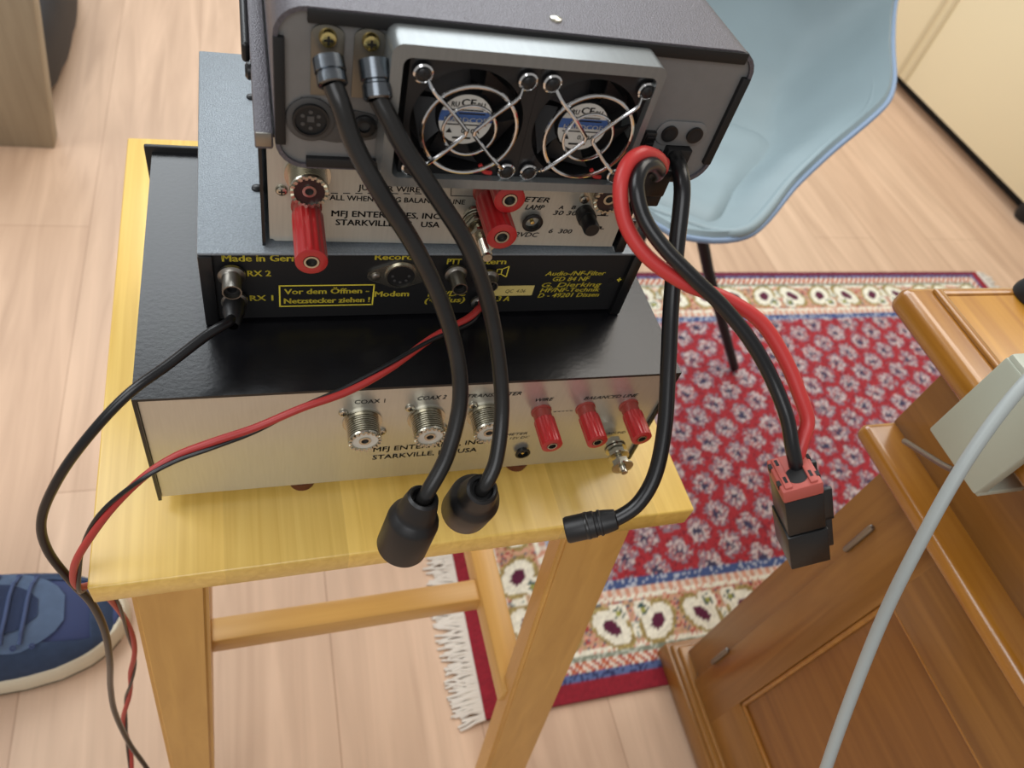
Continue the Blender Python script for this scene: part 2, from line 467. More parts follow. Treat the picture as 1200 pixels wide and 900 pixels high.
# ------------------------------------------------------------------ rug (knotted colours on a knot-sized grid)
def hash2(i, j, k=0):
    h = (i * 374761393 + j * 668265263 + k * 2147483647) & 0xffffffff
    h = ((h ^ (h >> 13)) * 1274126177) & 0xffffffff
    return ((h ^ (h >> 16)) & 0xffff) / 65535.0
RX0, RX1, RY0, RY1 = 258, 1470, -27, 656
RED, DRED, NAVY, BLUE, CREAM, OLIVE, MAROON, PINK, GREEN = (156, 38, 47), (132, 22, 38), (40, 44, 84), (82, 98, 142), (226, 222, 204), (146, 126, 74), (84, 22, 52), (204, 150, 130), (120, 128, 112)
WHITEISH, GREYV, INK = (190, 174, 172), (134, 112, 124), (58, 54, 80)
def rug_colour(x, y, i, j):
    dn, df, dl, dr = y - RY0, RY1 - y, x - RX0, RX1 - x
    df += 8; dr += 4
    d = min(dn, df, dl, dr)
    along = x if d in (dn, df) else y
    if df == d and d < 20: return (104, 30, 54)
    h = hash2(i, j)
    if d < 20: return DRED
    if d < 28: return BLUE if h > .35 else NAVY
    if d < 41:
        z = (along / 11.0 + (d - 28) / 13.0) % 1.0
        return (214, 204, 190) if z < .42 else ((186, 104, 70) if z < .8 else (150, 52, 52))
    if d < 48: return GREEN if h > .3 else (170, 174, 160)
    if d < 111:
        c = (along - 429) / 61.0
        k = math.floor(c + .5); a = (c - k) * 61; q = d - 73
        flip = 1 if (k % 2 == 0) else -1
        a *= flip
        r = math.hypot(a * 1.0 + q * .35, q * .92)                       # leaning drop
        tip = math.hypot(a - 14, q - 16)
        if r < 9.5: return MAROON
        if r < 20 or tip < 13:
            if tip < 4: return (150, 150, 70)
            if tip < 8 and h > .45: return (60, 84, 84)
            return CREAM
        if r < 25: return OLIVE if h > .2 else (176, 160, 104)
        if d < 54 or d > 104: return CREAM if h > .25 else PINK
        if a + q * .8 > 16 and q < 4: return CREAM if h > .3 else (150, 160, 150)
        if h > .85: return (160, 60, 56)
        if h < .10: return (90, 96, 110)
        return (186, 152, 118) if h > .4 else PINK
    if d < 120: return (200, 146, 122) if (int(along / 6) % 2) else (214, 196, 180)
    if d < 131: return (62, 80, 126) if h > .3 else (170, 176, 190)
    # field: offset rows of flowered drops
    best = None
    cx = (x - 669) / 39.0
    for kx in (math.floor(cx), math.floor(cx) + 1):
        off = 0 if kx % 2 == 0 else 22.9
        cy = (y - 153 - off) / 45.8
        ky = math.floor(cy + .5)
        px, py = x - (669 + kx * 39), y - (153 + off + ky * 45.8)
        r = math.hypot(px, py)
        if best is None or r < best[0]: best = (r, px, py, kx, ky)
    r, px, py, kx, ky = best
    ang = math.atan2(py, px)
    edge = 15.0 + 1.6 * math.cos(5 * ang + kx + 2 * ky) + 4.5 * max(0, math.cos(ang - .9))
    edge += (h - .5) * 5.0
    if r < 3.4: return INK
    if r < 7.5 and h > .5: return INK
    if r < edge:
        if r > 7.5 and h > .62: return GREYV
        return WHITEISH if h > .25 else (160, 100, 102)
    if r < edge + 2 and h > .55: return GREYV
    return RED if h > .12 else (120, 26, 42)
STEP = 3.0
nx = int((RX1 - RX0) / STEP); ny = int((RY1 - RY0) / STEP)
verts = []; cols = []
for j in range(ny + 1):
    for i in range(nx + 1):
        x = RX0 + i * STEP; y = RY0 + j * STEP
        verts.append(((x - RX0) * .001, (y - RY0) * .001, .0055 + .0006 * hash2(i, j, 3)))
        c = lin(rug_colour(x, y, i, j)); f = .86 + .28 * hash2(i, j, 5)
        cols += [min(1, c[0] * f), min(1, c[1] * f), min(1, c[2] * f), 1.0]
faces = [(j * (nx + 1) + i, j * (nx + 1) + i + 1, (j + 1) * (nx + 1) + i + 1, (j + 1) * (nx + 1) + i) for j in range(ny) for i in range(nx)]
# edge skirt down to the floor
base = len(verts)
loop = [i for i in range(nx + 1)] + [j * (nx + 1) + nx for j in range(1, ny + 1)] + [ny * (nx + 1) + i for i in range(nx - 1, -1, -1)] + [j * (nx + 1) for j in range(ny - 1, 0, -1)]
for v in loop:
    verts.append((verts[v][0], verts[v][1], 0.0)); cols += cols[v * 4:v * 4 + 4]
for k in range(len(loop)):
    k2 = (k + 1) % len(loop)
    faces.append((loop[k2], loop[k], base + k, base + k2))
me = bpy.data.meshes.new('rug_pile'); me.from_pydata(verts, [], faces)
ca = me.color_attributes.new('knots', 'FLOAT_COLOR', 'POINT'); ca.data.foreach_set('color', cols)
rm = bpy.data.materials.new('knotted_wool'); rm.use_nodes = True
N = rm.node_tree.nodes; L = rm.node_tree.links
at = N.new('ShaderNodeVertexColor'); at.layer_name = 'knots'
L.new(at.outputs['Color'], N['Principled BSDF'].inputs['Base Color']); N['Principled BSDF'].inputs['Roughness'].default_value = .95
me.materials.append(rm)
rug = thing('rug', 'red oriental rug with rows of pale flowers and a cream border', 'rug', (RX0, RY0, -FLOOR))
o = bpy.data.objects.new('pile', me); COL.objects.link(o); o.parent = rug
for side in (0, 1):
    b = NB()
    for k in range(430):
        y = 1 + (RY1 - RY0 - 3) * k / 430
        ln = 24 + 14 * random.random(); sw = random.uniform(-9, 9); hx = 0 if side == 0 else RX1 - RX0
        sg = -1 if side == 0 else 1
        tube(b, [(hx, y, 3), (hx + sg * ln * .4, y + sw * .3, 3.5 + 2 * random.random()), (hx + sg * ln * .75, y + sw * .8, 2.5), (hx + sg * ln, y + sw, 1.5)], lambda t: 1.9 - .6 * t, 5)
    o = obj('fringe', b, M['fringe'], rug, label='loose wool fringe'); o['kind'] = 'stuff'

# ------------------------------------------------------------------ wooden stool
ST = (-30.85, -40.76, -8.0); SYAW = .0149
stool = thing('wooden_stool', 'varnished birch stool carrying the stack of radio equipment', 'stool', (ST[0], ST[1], -FLOOR), SYAW)
TZ = FLOOR - 8.0       # height of the seat above the floor
b = NB(); box(b, 0, 336, 0, 370.5, TZ - 17, TZ, 1.3, 2)
obj('seat', b, M['birch_top'], stool, angle=50)
def leg(x0, x1, y0, y1, dy, dxa, dxb, zb=0):
    """leg from the seat's underside to the floor, splayed by dy, its faces drifting by dxa and dxb"""
    t = NB()
    top = [(x0, y0), (x1, y0), (x1, y1), (x0, y1)]
    z1 = TZ - 17
    bot = [(x0 + dxa, y0 + dy), (x1 + dxb, y0 + dy), (x1 + dxb, y1 + dy * .9), (x0 + dxa, y1 + dy * .9)]
    a = [t.verts.new((p[0], p[1], z1)) for p in top]; c = [t.verts.new((p[0], p[1], zb)) for p in bot]
    for k in range(4): t.faces.new((a[k], a[(k + 1) % 4], c[(k + 1) % 4], c[k]))
    t.faces.new(a); t.faces.new(c[::-1])
    bmesh.ops.recalc_face_normals(t, faces=t.faces)
    bmesh.ops.bevel(t, geom=list(t.edges), offset=3.0, segments=3, affect='EDGES')
    return t
obj('leg', leg(15, 53, 6, 34, -64, -13, -30), M['birch'], stool)
obj('leg', leg(256, 304, 6, 24, -64, 10, 6), M['birch'], stool)
obj('leg', leg(15, 53, 336, 364, 64, -13, -30), M['birch'], stool)
obj('leg', leg(256, 304, 343, 364, 64, 8, 6, 6.8), M['birch'], stool)
b = NB(); box(b, 258, 280, -20, 380, 180, 206, 2); obj('side_rail', b, M['birch_rail_y'], stool)
b = NB(); box(b, 16, 36, -20, 380, 180, 206, 2); obj('side_rail', b, M['birch_rail_y'], stool)
b = NB(); box(b, 34, 260, 62, 82, 178, 202, 2); obj('cross_rail', b, M['birch_rail_x'], stool)

# ------------------------------------------------------------------ lowest box: the large antenna tuner
AW, AH, AD = 270.2, 84.8, 185.8
tu = thing('antenna_tuner', 'large black and silver antenna tuner at the bottom of the stack, standing on the stool', 'antenna tuner', (0, 0, -8))
U8 = 8.0
def shift(bm, z): bmesh.ops.translate(bm, vec=(0, 0, z), verts=bm.verts); return bm
# folded sheet cover: top and two sides
b = NB()
t = bmesh.new()
prof = [(0, 0), (0, AH), (AW, AH), (AW, 0), (AW - 1.6, 0), (AW - 1.6, AH - 1.6), (1.6, AH - 1.6), (1.6, 0)]
prism(b, prof, (0, 0, 0), (1, 0, 0), (0, 0, 1), (0, AD - 6, 0))
obj('cover', shift(b, U8), M['black_vinyl'], tu, angle=20)
b = NB(); box(b, 1.8, AW - 1.8, 2.0, 3.6, .6, AH - 1.8); box(b, 1.8, AW - 1.8, 3.6, AD - 6, .6, 2.2)
apan = obj('rear_panel', shift(b, U8), M['brushed'], tu)
b = NB(); box(b, -4, AW + 4, AD - 6, AD - 3, -2, AH + 3.5, .8); obj('front_panel', shift(b, U8), M['black_plastic'], tu)
# the panel furniture sits at y = 2 (the face of the rear panel)
tuf = tu
def A_(u, w): return u, w + U8
for u, w in ((100.6, 56), (133.3, 55.6), (164.6, 55.4)): coax_socket(tu, u, w + U8, 2, 12.5, 8.3)
for u, w in ((91, 64.2), (123.8, 65), (156.8, 64.4), (111.2, 46), (143.6, 45.8), (174.6, 45.6)): panel_screw(tu, u, w + U8, 2, 2.5, 1.5)
for u, w in ((196.9, 54.9), (222.9, 55.1), (249.5, 55.1)): binding_post(tu, u, w + U8, 23, 5.9, 2)
power_jack(tu, 194.7, 17.1 + U8, 4.0)
ground_bolt(tu, 248.9, 25 + U8, 24, 2.4)
b = NB()
text(b, 'COAX 1', 96, 110.8, 72 + U8, 3.1, 1.85, bold=.006); text(b, 'COAX 2', 126.9, 141.6, 72.2 + U8, 3.1, 1.85, .25, .006)
text(b, 'TRANSMITTER', 152.6, 181.7, 71.8 + U8, 2.8, 1.85, .3, .006)
text(b, 'WIRE', 191.2, 201.4, 65.2 + U8, 2.7, 1.85, .3, .006); text(b, 'BALANCED LINE', 219.6, 252.2, 64.2 + U8, 2.7, 1.85, .3, .006)
text(b, 'METER', 181, 194, 34.4 + U8, 2.2, 1.85, .2); text(b, '12V DC', 184.5, 196, 30.6 + U8, 2.2, 1.85, .2)
text(b, 'GROUND', 243.5, 257.5, 28 + U8, 2.2, 1.85, .2)
text(b, 'MFJ ENTERPRISES, INC.', 108.2, 170.4, 29.4 + U8, 4.1, 1.85, 0, .012); text(b, 'STARKVILLE, MS  USA', 108.3, 166.8, 21.8 + U8, 4.1, 1.85, 0, .012)
for k in range(5): seg_line(b, 204.6 + k * 2.4, 53.4 + U8, 206.2 + k * 2.4, 53.4 + U8, .45, 1.85)
obj('lettering', b, M['black_ink'], tu, smooth=False, label='black lettering printed on the silver rear panel')
for x, y in ((72, 10), (AW - 72, 10), (62, AD - 30), (AW - 62, AD - 30)):
    b = NB(); lathe(b, [(0, 0), (7, 0), (8.5, U8), (0, U8)], (x, y, 0), (0, 0, 1), 24); obj('foot', b, M['foot_brown'], tu)
b = NB(); lathe(b, [(2.6, 0), (2.6, 1), (1.6, 1.8), (0, 1.8)], (0, 12, 46 + U8 - 14), (-1, 0, 0), 16); obj('side_screw', b, M['black_plastic'], tu)

# ------------------------------------------------------------------ second box: audio filter in hammered grey
BZ = 86.76
BW, BH, BD = 217.9, 43.2, 169.9
fi = thing('audio_filter', 'flat grey audio filter with yellow lettering on black, resting on the bottom tuner', 'audio filter', (29.84, 43.24, AH), .0072)
lift = BZ - AH
def Lf(bm): return shift(bm, lift)
b = NB(); box(b, 0, BW, 0, BD, BH - 1.6, BH, .7); obj('cover', Lf(b), M['hammered'], fi)
for x0, x1 in ((0, 6), (BW - 6, BW)):
    b = NB(); box(b, x0, x1, -.6, BD, -1.6, BH - 1.7, .6); obj('side_plate', Lf(b), M['black_plastic'], fi)
b = NB(); box(b, 6, BW - 6, 2.2, 4, 0, BH - 1.7); obj('rear_panel', Lf(b), M['black_panel'], fi)
b = NB(); box(b, 6, BW - 6, 4, BD, 0, 1.6); obj('base_plate', Lf(b), M['black_panel'], fi)
b = NB(); box(b, 6, BW - 6, BD - 3, BD, 1.6, BH - 1.7); obj('front_panel', Lf(b), M['black_panel'], fi)
fz = lift
phono(fi, 13.4, 30.4 + fz, 11.5); phono(fi, 13.7, 14.2 + fz, 7.5); phono(fi, 117.3, 30.5 + fz, 11.5, 3.8); phono(fi, 134.7, 27.4 + fz, 7, 3.6); phono(fi, 133, 10.5 + fz, 3, 2.6)
# round multi-pin socket with an oval flange
b = NB()
def stadium(cx, cz, ra, rb, dx, n=10):
    pts = []
    for k in range(n + 1): a = math.radians(-90 + 180 * k / n); pts.append((cx + dx + rb * math.cos(a), cz + rb * math.sin(a)))
    for k in range(2 * n + 1):
        pass
    return pts
def lobed(cx, cz, R, r, dx, n=64):
    pts = []
    for k in range(n):
        a = 2 * math.pi * k / n
        c, s = math.cos(a), math.sin(a)
        best = R
        for sx in (-1, 1):          # support of the hull of three discs
            best = max(best, 0)
        q = max(R, r + dx * c, r - dx * c)
        pts.append((c, s, q))
    # outline of the convex hull from its support function
    out = []
    for k in range(n):
        c, s, q = pts[k]; dq = (pts[(k + 1) % n][2] - pts[k - 1][2]) / (4 * math.pi / n)
        out.append((cx + q * c - dq * s, cz + q * s + dq * c))
    return out
prism(b, lobed(90.5, 28 + fz, 8.6, 3.6, 12.6), (0, 2.2, 0), (1, 0, 0), (0, 0, 1), (0, -1.0, 0))
lathe(b, [(7.6, 1.0), (7.6, 2.0), (6.7, 2.0), (6.5, -3), ], (90.5, 2.2, 28 + fz), YM, 32)
din = obj('din_socket', b, M['nickel'], fi, angle=40)
b = NB(); lathe(b, [(6.7, 1.4), (0, 1.4)], (90.5, 2.2, 28 + fz), YM, 28)
obj('socket_insert', b, M['soft_black'], din)
for k in range(5):
    a = math.radians(180 + 45 * k)
    b = NB(); lathe(b, [(.7, 1.4), (.7, 1.7), (0, 1.7)], (90.5 + 4 * math.cos(a), 2.2, 28 + fz + 4 * math.sin(a)), YM, 10); obj('contact', b, M['radio_emboss'], din)
for u in (78.4, 102.6):
    b = NB(); screw(b, u, 27.6 + fz, 1.2, 2.3, 1.2); obj('screw', b, M['dull_steel'], din)
b = NB()
V = 2.05
T = lambda s, u0, u1, w, c, sh=0, bo=.022: text(b, s, u0, u1, w + fz, c, V, sh, bo)
T('Made in Germany', 10, 52, 38.6, 3.9); T('RX 2', 20.2, 30.3, 29.3, 3.5); T('RX 1', 20.6, 30.9, 13.5, 3.5)
T('Vor dem Öffnen -', 36.2, 76, 17.4, 3.4); T('Netzstecker ziehen !', 36, 76.8, 11.2, 3.4)
for p in ((34, 21.2, 78.3, 21.2), (34, 7.6, 78.3, 7.6), (34, 7.3, 34, 21.5), (78.3, 7.3, 78.3, 21.5)): seg_line(b, p[0], p[1] + fz, p[2], p[3] + fz, .7, V)
T('Recorder', 77.4, 101, 39.3, 3.6); T('Modem', 79.1, 96.1, 14.9, 3.6)
T('PTT', 112.7, 119.6, 36.3, 3.5); T('Extern', 126.5, 143, 36.2, 3.5)
T('12V/DC', 106, 126, 14.4, 3.6, .15); T('(+ plus)', 105, 126, 9.9, 3.6, .15); T('0.3 A', 140.4, 150.4, 10, 3.6, .15)
T('Audio-/NF-Filter', 166.4, 200.6, 27.8, 3.0, .18, .014); T('GD 84 NF', 171.5, 192.5, 23.8, 3.1, .18, .014); T('G. Dierking', 166.4, 200.8, 19.6, 3.2, .18, .014)
T('HF/NF-Technik', 166.6, 201, 15.8, 3.0, .18, .014); T('D - 49201 Dissen', 166.2, 202, 11.9, 3.2, .18, .014)
# loudspeaker sign
for p in ((139.5, 31, 142, 31), (139.5, 27.6, 142, 27.6), (139.5, 27.4, 139.5, 31.2), (142, 27.6, 142, 31), (142, 31, 145.2, 33), (142, 27.6, 145.2, 25.6), (145.2, 25.6, 145.2, 33)):
    seg_line(b, p[0], p[1] + fz, p[2], p[3] + fz, .55, V)
seg_line(b, 209, 22.8 + fz, 211.6, 22.8 + fz, .8, V); seg_line(b, 210.3, 21.4 + fz, 210.3, 24.2 + fz, .8, V)
obj('lettering', b, M['yellow_ink'], fi, smooth=False, label='yellow lettering printed on the black rear panel')
b = NB(); box(b, 139.4, 162.4, 2.0, 2.2, 12.2 + fz, 19.2 + fz); lb = obj('serial_sticker', b, M['yellow_label'], fi)
b = NB(); text(b, 'QC  4.06', 147, 158, 15.6 + fz, 2.4, 1.9, .2); obj('sticker_print', b, M['black_ink'], lb, smooth=False)
b = NB(); lathe(b, [(1.9, 0), (1.9, .1), (0, .1)], (205.6, 2.15, 22.2 + fz), YM, 16); obj('adjuster_hole', b, M['soft_black'], fi)
for x, y in ((16, 12), (BW - 16, 12), (16, BD - 14), (BW - 16, BD - 14)):
    b = NB(); lathe(b, [(0, 0), (4.4, 0), (5, fz + .2), (0, fz + .2)], (x, y, 0), (0, 0, 1), 20); obj('foot', b, M['rubber'], fi)
for y in (46, 125):
    b = NB(); lathe(b, [(2.6, 0), (2.4, .9), (1.2, 1.5), (0, 1.5)], (26.5, y, BH + fz), (0, 0, 1), 16); obj('cover_screw', b, M['black_plastic'], fi)

# ------------------------------------------------------------------ third box: small travel tuner
CZ = 130.96
CW, CH, CD = 174.1, 57.0, 150.0
tr = thing('travel_tuner', 'small silver panelled antenna tuner between the grey audio filter and the radio on top', 'antenna tuner', (57.08, 47.5, 129.97), -.011)
lc = CZ - 129.97
b = NB(); prism(b, [(0, 0), (0, CH), (CW, CH), (CW, 0), (CW - 1.4, 0), (CW - 1.4, CH - 1.4), (1.4, CH - 1.4), (1.4, 0)], (0, 0, lc), (1, 0, 0), (0, 0, 1), (0, CD, 0))
obj('cover', b, M['black_vinyl'], tr, angle=20)
b = NB(); prism(b, [(5.5, 1.2), (3.2, 3.6), (3.2, CH - 1.6), (CW - 3.2, CH - 1.6), (CW - 3.2, 1.2)], (0, 3.2, lc), (1, 0, 0), (0, 0, 1), (0, -1.2, 0))
box(b, 3.2, CW - 3.2, 3.2, CD - 2, lc + 1.2, lc + 2.6)
obj('rear_panel', b, M['brushed_dark'], tr)
b = NB(); box(b, 1.6, CW - 1.6, CD - 3, CD - 1, lc + 2.7, lc + CH - 1.5); obj('front_panel', b, M['black_plastic'], tr)
b = NB(); box(b, CW - 1.2, CW + 3.4, -.4, 2, lc - .6, lc + 20, .3); obj('cover_flange', b, M['black_plastic'], tr)
coax_socket(tr, 19.3, 37.4 + lc, 2, 11.5, 7.9, 'brown_insert'); coax_socket(tr, 152.6, 39.8 + lc, 2, 12.5, 7.9, 'brown_insert')
panel_screw(tr, 8.7, 29.1 + lc, 2, 2.6, 1.6); panel_screw(tr, 146.7, 30.6 + lc, 2, 2.6, 1.6); panel_screw(tr, 110, 37.2 + lc, 2, 2.6, 1.6)
binding_post(tr, 18.9, 21 + lc, 35.5, 6.7, 2); binding_post(tr, 98.2, 32.7 + lc, 31.5, 6.9, 2); binding_post(tr, 99.6, 48.0 + lc, 26, 6.9, 2)
ground_bolt(tr, 93.6, 21.8 + lc, 31, 2.6)
power_jack(tr, 123.4, 16.9 + lc, 4.6)
b = NB(); lathe(b, [(4.4, 0), (4.4, 6), (4.0, 6.1), (4.0, 13), (3.4, 14), (0, 14)], (149, 2, 22.8 + lc), YM, 28); pb = obj('push_button', b, M['black_plastic'], tr)
b = NB(); lathe(b, [(4.5, 1.5), (4.7, 3), (4.7, 5.6), (4.45, 6.1)], (149, 2, 22.8 + lc), YM, 28); obj('bezel_ring', b, M['rubber'], pb)
b = NB(); V = 1.85
T = lambda s, u0, u1, w, c, sh=0, bo=.012: text(b, s, u0, u1, w + lc, c, V, sh, bo)
T('JUMPER WIRE', 40.4, 67.4, 32.0, 2.9); T('INSTALL WHEN USING BALANCED LINE', 21, 88.9, 26.2, 2.7)
T('MFJ ENTERPRISES, INC.', 29.7, 79.6, 17.6, 3.2, 0, .02); T('STARKVILLE, MS   USA', 31.7, 79, 12.7, 3.2, 0, .02)
T('GROUND', 89.4, 108, 19.3, 3.2, .15); T('LINE', 77.4, 86.4, 37, 2.9); T('METER', 112.2, 129.4, 29, 2.8, .25); T('LAMP', 118.6, 128, 24.6, 2.8, .25)
T('12VDC', 115.4, 129.3, 8, 2.8, .25); T('A', 135.3, 137.6, 25, 2.1, .2); T('B', 141.8, 143.8, 25.3, 2.1, .2); T('30 30', 133.3, 145.4, 21.8, 2.6, .2); T('6  300', 134, 146.2, 10.6, 2.6, .2)
for k in range(8): seg_line(b, 29 + k * 5.2, 28.4 + lc + k * .2, 32 + k * 5.2, 28.4 + lc + k * .2, .4, V)
seg_line(b, 81.2, 34.4 + lc, 81.8, 29.4 + lc, .4, V); seg_line(b, 81.8, 29.4 + lc, 94, 29.6 + lc, .4, V)
for u, w in ((159.8, 21.6), (160.2, 13.4)):
    seg_line(b, u - 3.4, w - .7 + lc, u + 2.6, w - .7 + lc, .5, V); seg_line(b, u - 1.6, w + .2 + lc, u + 1.2, w + .2 + lc, 1.3, V)
obj('lettering', b, M['black_ink'], tr, smooth=False, label='black lettering printed on the silver rear panel')
for x, y in ((14, 10), (CW - 14, 10), (14, CD - 14), (CW - 14, CD - 14)):
    b = NB(); lathe(b, [(0, 0), (4.4, 0), (4.8, lc + .2), (0, lc + .2)], (x, y, 0), (0, 0, 1), 18); obj('foot', b, M['rubber'], tr)

# ------------------------------------------------------------------ top: the radio
DZ = 188.96
DW, DH, DD = 182.2, 60.9, 232.0
ra = thing('radio_transceiver', 'dark grey radio transceiver with two chrome guarded fans on top of the stack', 'radio', (63.0, 23.88, 187.97), .0028)
lz = DZ - 187.97
def tz(pts): return [(a, c + lz) for a, c in pts]
out_ = tz(rrect(0, DW, 0, DH, 11)); inn_ = tz(rrect(1.6, DW - 1.6, 1.6, DH - 1.6, 9.6))
b = NB(); ringprism(b, out_, inn_, 1.0, DD)
obj('case', b, M['radio_case'], ra, angle=30)
b = NB(); prism(b, inn_, (0, 2.4, 0), (1, 0, 0), (0, 0, 1), (0, 4, 0)); obj('rear_panel', b, M['radio_rear'], ra)
b = NB(); prism(b, inn_, (0, DD - 6, 0), (1, 0, 0), (0, 0, 1), (0, 3, 0)); obj('front_panel', b, M['black_plastic'], ra)
# black inlays in the gap between case and rear panel
for (u0, u1, w0, w1) in ((11, 176, 55.6, 60.2), (.2, 3.8, 10, 50), (11, 172, .8, 4.8), (DW - 3.8, DW - .2, 10, 50)):
    b = NB(); box(b, u0, u1, .4, 2.8, w0 + lz, w1 + lz, .3); obj('edge_inlay', b, M['soft_black'], ra)
# side rail running back along the case, with its foot and screw
b = NB(); box(b, -7.0, -.6, 0, 205, 8 + lz, 15.2 + lz, .9); rail = obj('side_rail', b, M['radio_case'], ra, label='long rough dark rail along the side of the case')
b = NB(); box(b, -6.6, -1.2, -.5, .2, 9.5 + lz, 15 + lz, .2); obj('rail_end_plate', b, M['dull_steel'], rail)
b = NB(); box(b, -10.2, -6.9, 62, 150, 6 + lz, 14.6 + lz, 1.6, 3); obj('rubber_foot', b, M['rubber'], rail)
b = NB(); lathe(b, [(3.4, 0), (3.4, 1.2), (2.2, 2.2), (0, 2.2)], (-6.9, 46, 12 + lz), (-1, 0, 0), 18); obj('rail_screw', b, M['black_plastic'], rail)
b = NB(); lathe(b, [(2.4, 0), (2.2, .7), (1, 1.1), (0, 1.1)], (98, 10, DH + lz), (0, 0, 1), 16); obj('case_screw', b, M['nickel'], ra)
# antenna sockets: recessed lugs with brass screws
for u in (17.6, 31.6):
    b = NB()
    pts = [(u - 5.4, 30), (u + 5.4, 30), (u + 5.4, 52)] + [(u + 5.4 * math.cos(math.radians(a)), 52 + 3.2 * math.sin(math.radians(a))) for a in range(15, 180, 15)] + [(u - 5.4, 52)]
    prism(b, tz(pts), (0, 2.4, 0), (1, 0, 0), (0, 0, 1), (0, -.9, 0), .25)
    lg = obj('ground_lug', b, M['lug'], ra)
    b = NB(); lathe(b, [(3.0, 0), (3.0, 1.0), (2.6, 2.2), (1.2, 2.6), (0, 2.6)], (u, 1.5, 51.2 + lz), YM, 20); sc = obj('brass_screw', b, M['brass'], lg)
    b = NB(); cross_slot(b, u, 51.2 + lz, -1.1, 1.5); obj('cross_recess', b, M['soft_black'], sc)
# mini socket and its recess
b = NB(); prism(b, tz(lobed(22, 18.2, 7.2, 5.4, 11)), (0, 2.4, 0), (1, 0, 0), (0, 0, 1), (0, -.5, 0), .15); lathe(b, [(8.6, 0), (8.6, .8), (7.6, 1.2), (6.4, 1.2)], (12.4, 2.2, 20.2 + lz), YM, 30)
rc = obj('socket_surround', b, M['radio_emboss'], ra)
b = NB(); lathe(b, [(6.4, .6), (6.4, 1.8), (5.6, 1.8), (5.4, .7), (0, .7)], (12.4, 1.6, 20.6 + lz), YM, 28); md = obj('data_socket', b, M['rubber'], ra)
b = NB(); lathe(b, [(5.5, .95), (0, .95)], (12.4, 1.6, 20.6 + lz), YM, 28); obj('socket_face', b, M['soft_black'], md)
b = NB()
for k in range(6):
    a = math.radians(30 + 60 * k); lathe(b, [(.75, 0), (.75, .1), (0, .1)], (12.4 + 3.2 * math.cos(a), .6, 20.6 + lz + 3.2 * math.sin(a)), YM, 10)
box(b, 11.2, 13.6, .45, .65, 19.9 + lz, 22.2 + lz)
obj('pin_holes', b, M['radio_emboss'], md)
b = NB(); lathe(b, [(4.4, 0), (4.4, 1), (3.6, 1.4), (2.2, 1.4), (2.1, -1), (0, -1)], (31.6, 1.9, 18.8 + lz), YM, 24); obj('jack_socket', b, M['black_plastic'], ra)
b = NB(); text(b, 'DATA', 9, 16.6, 27.6 + lz, 2.0, 2.3); obj('embossed_lettering', b, M['radio_emboss'], ra, smooth=False)
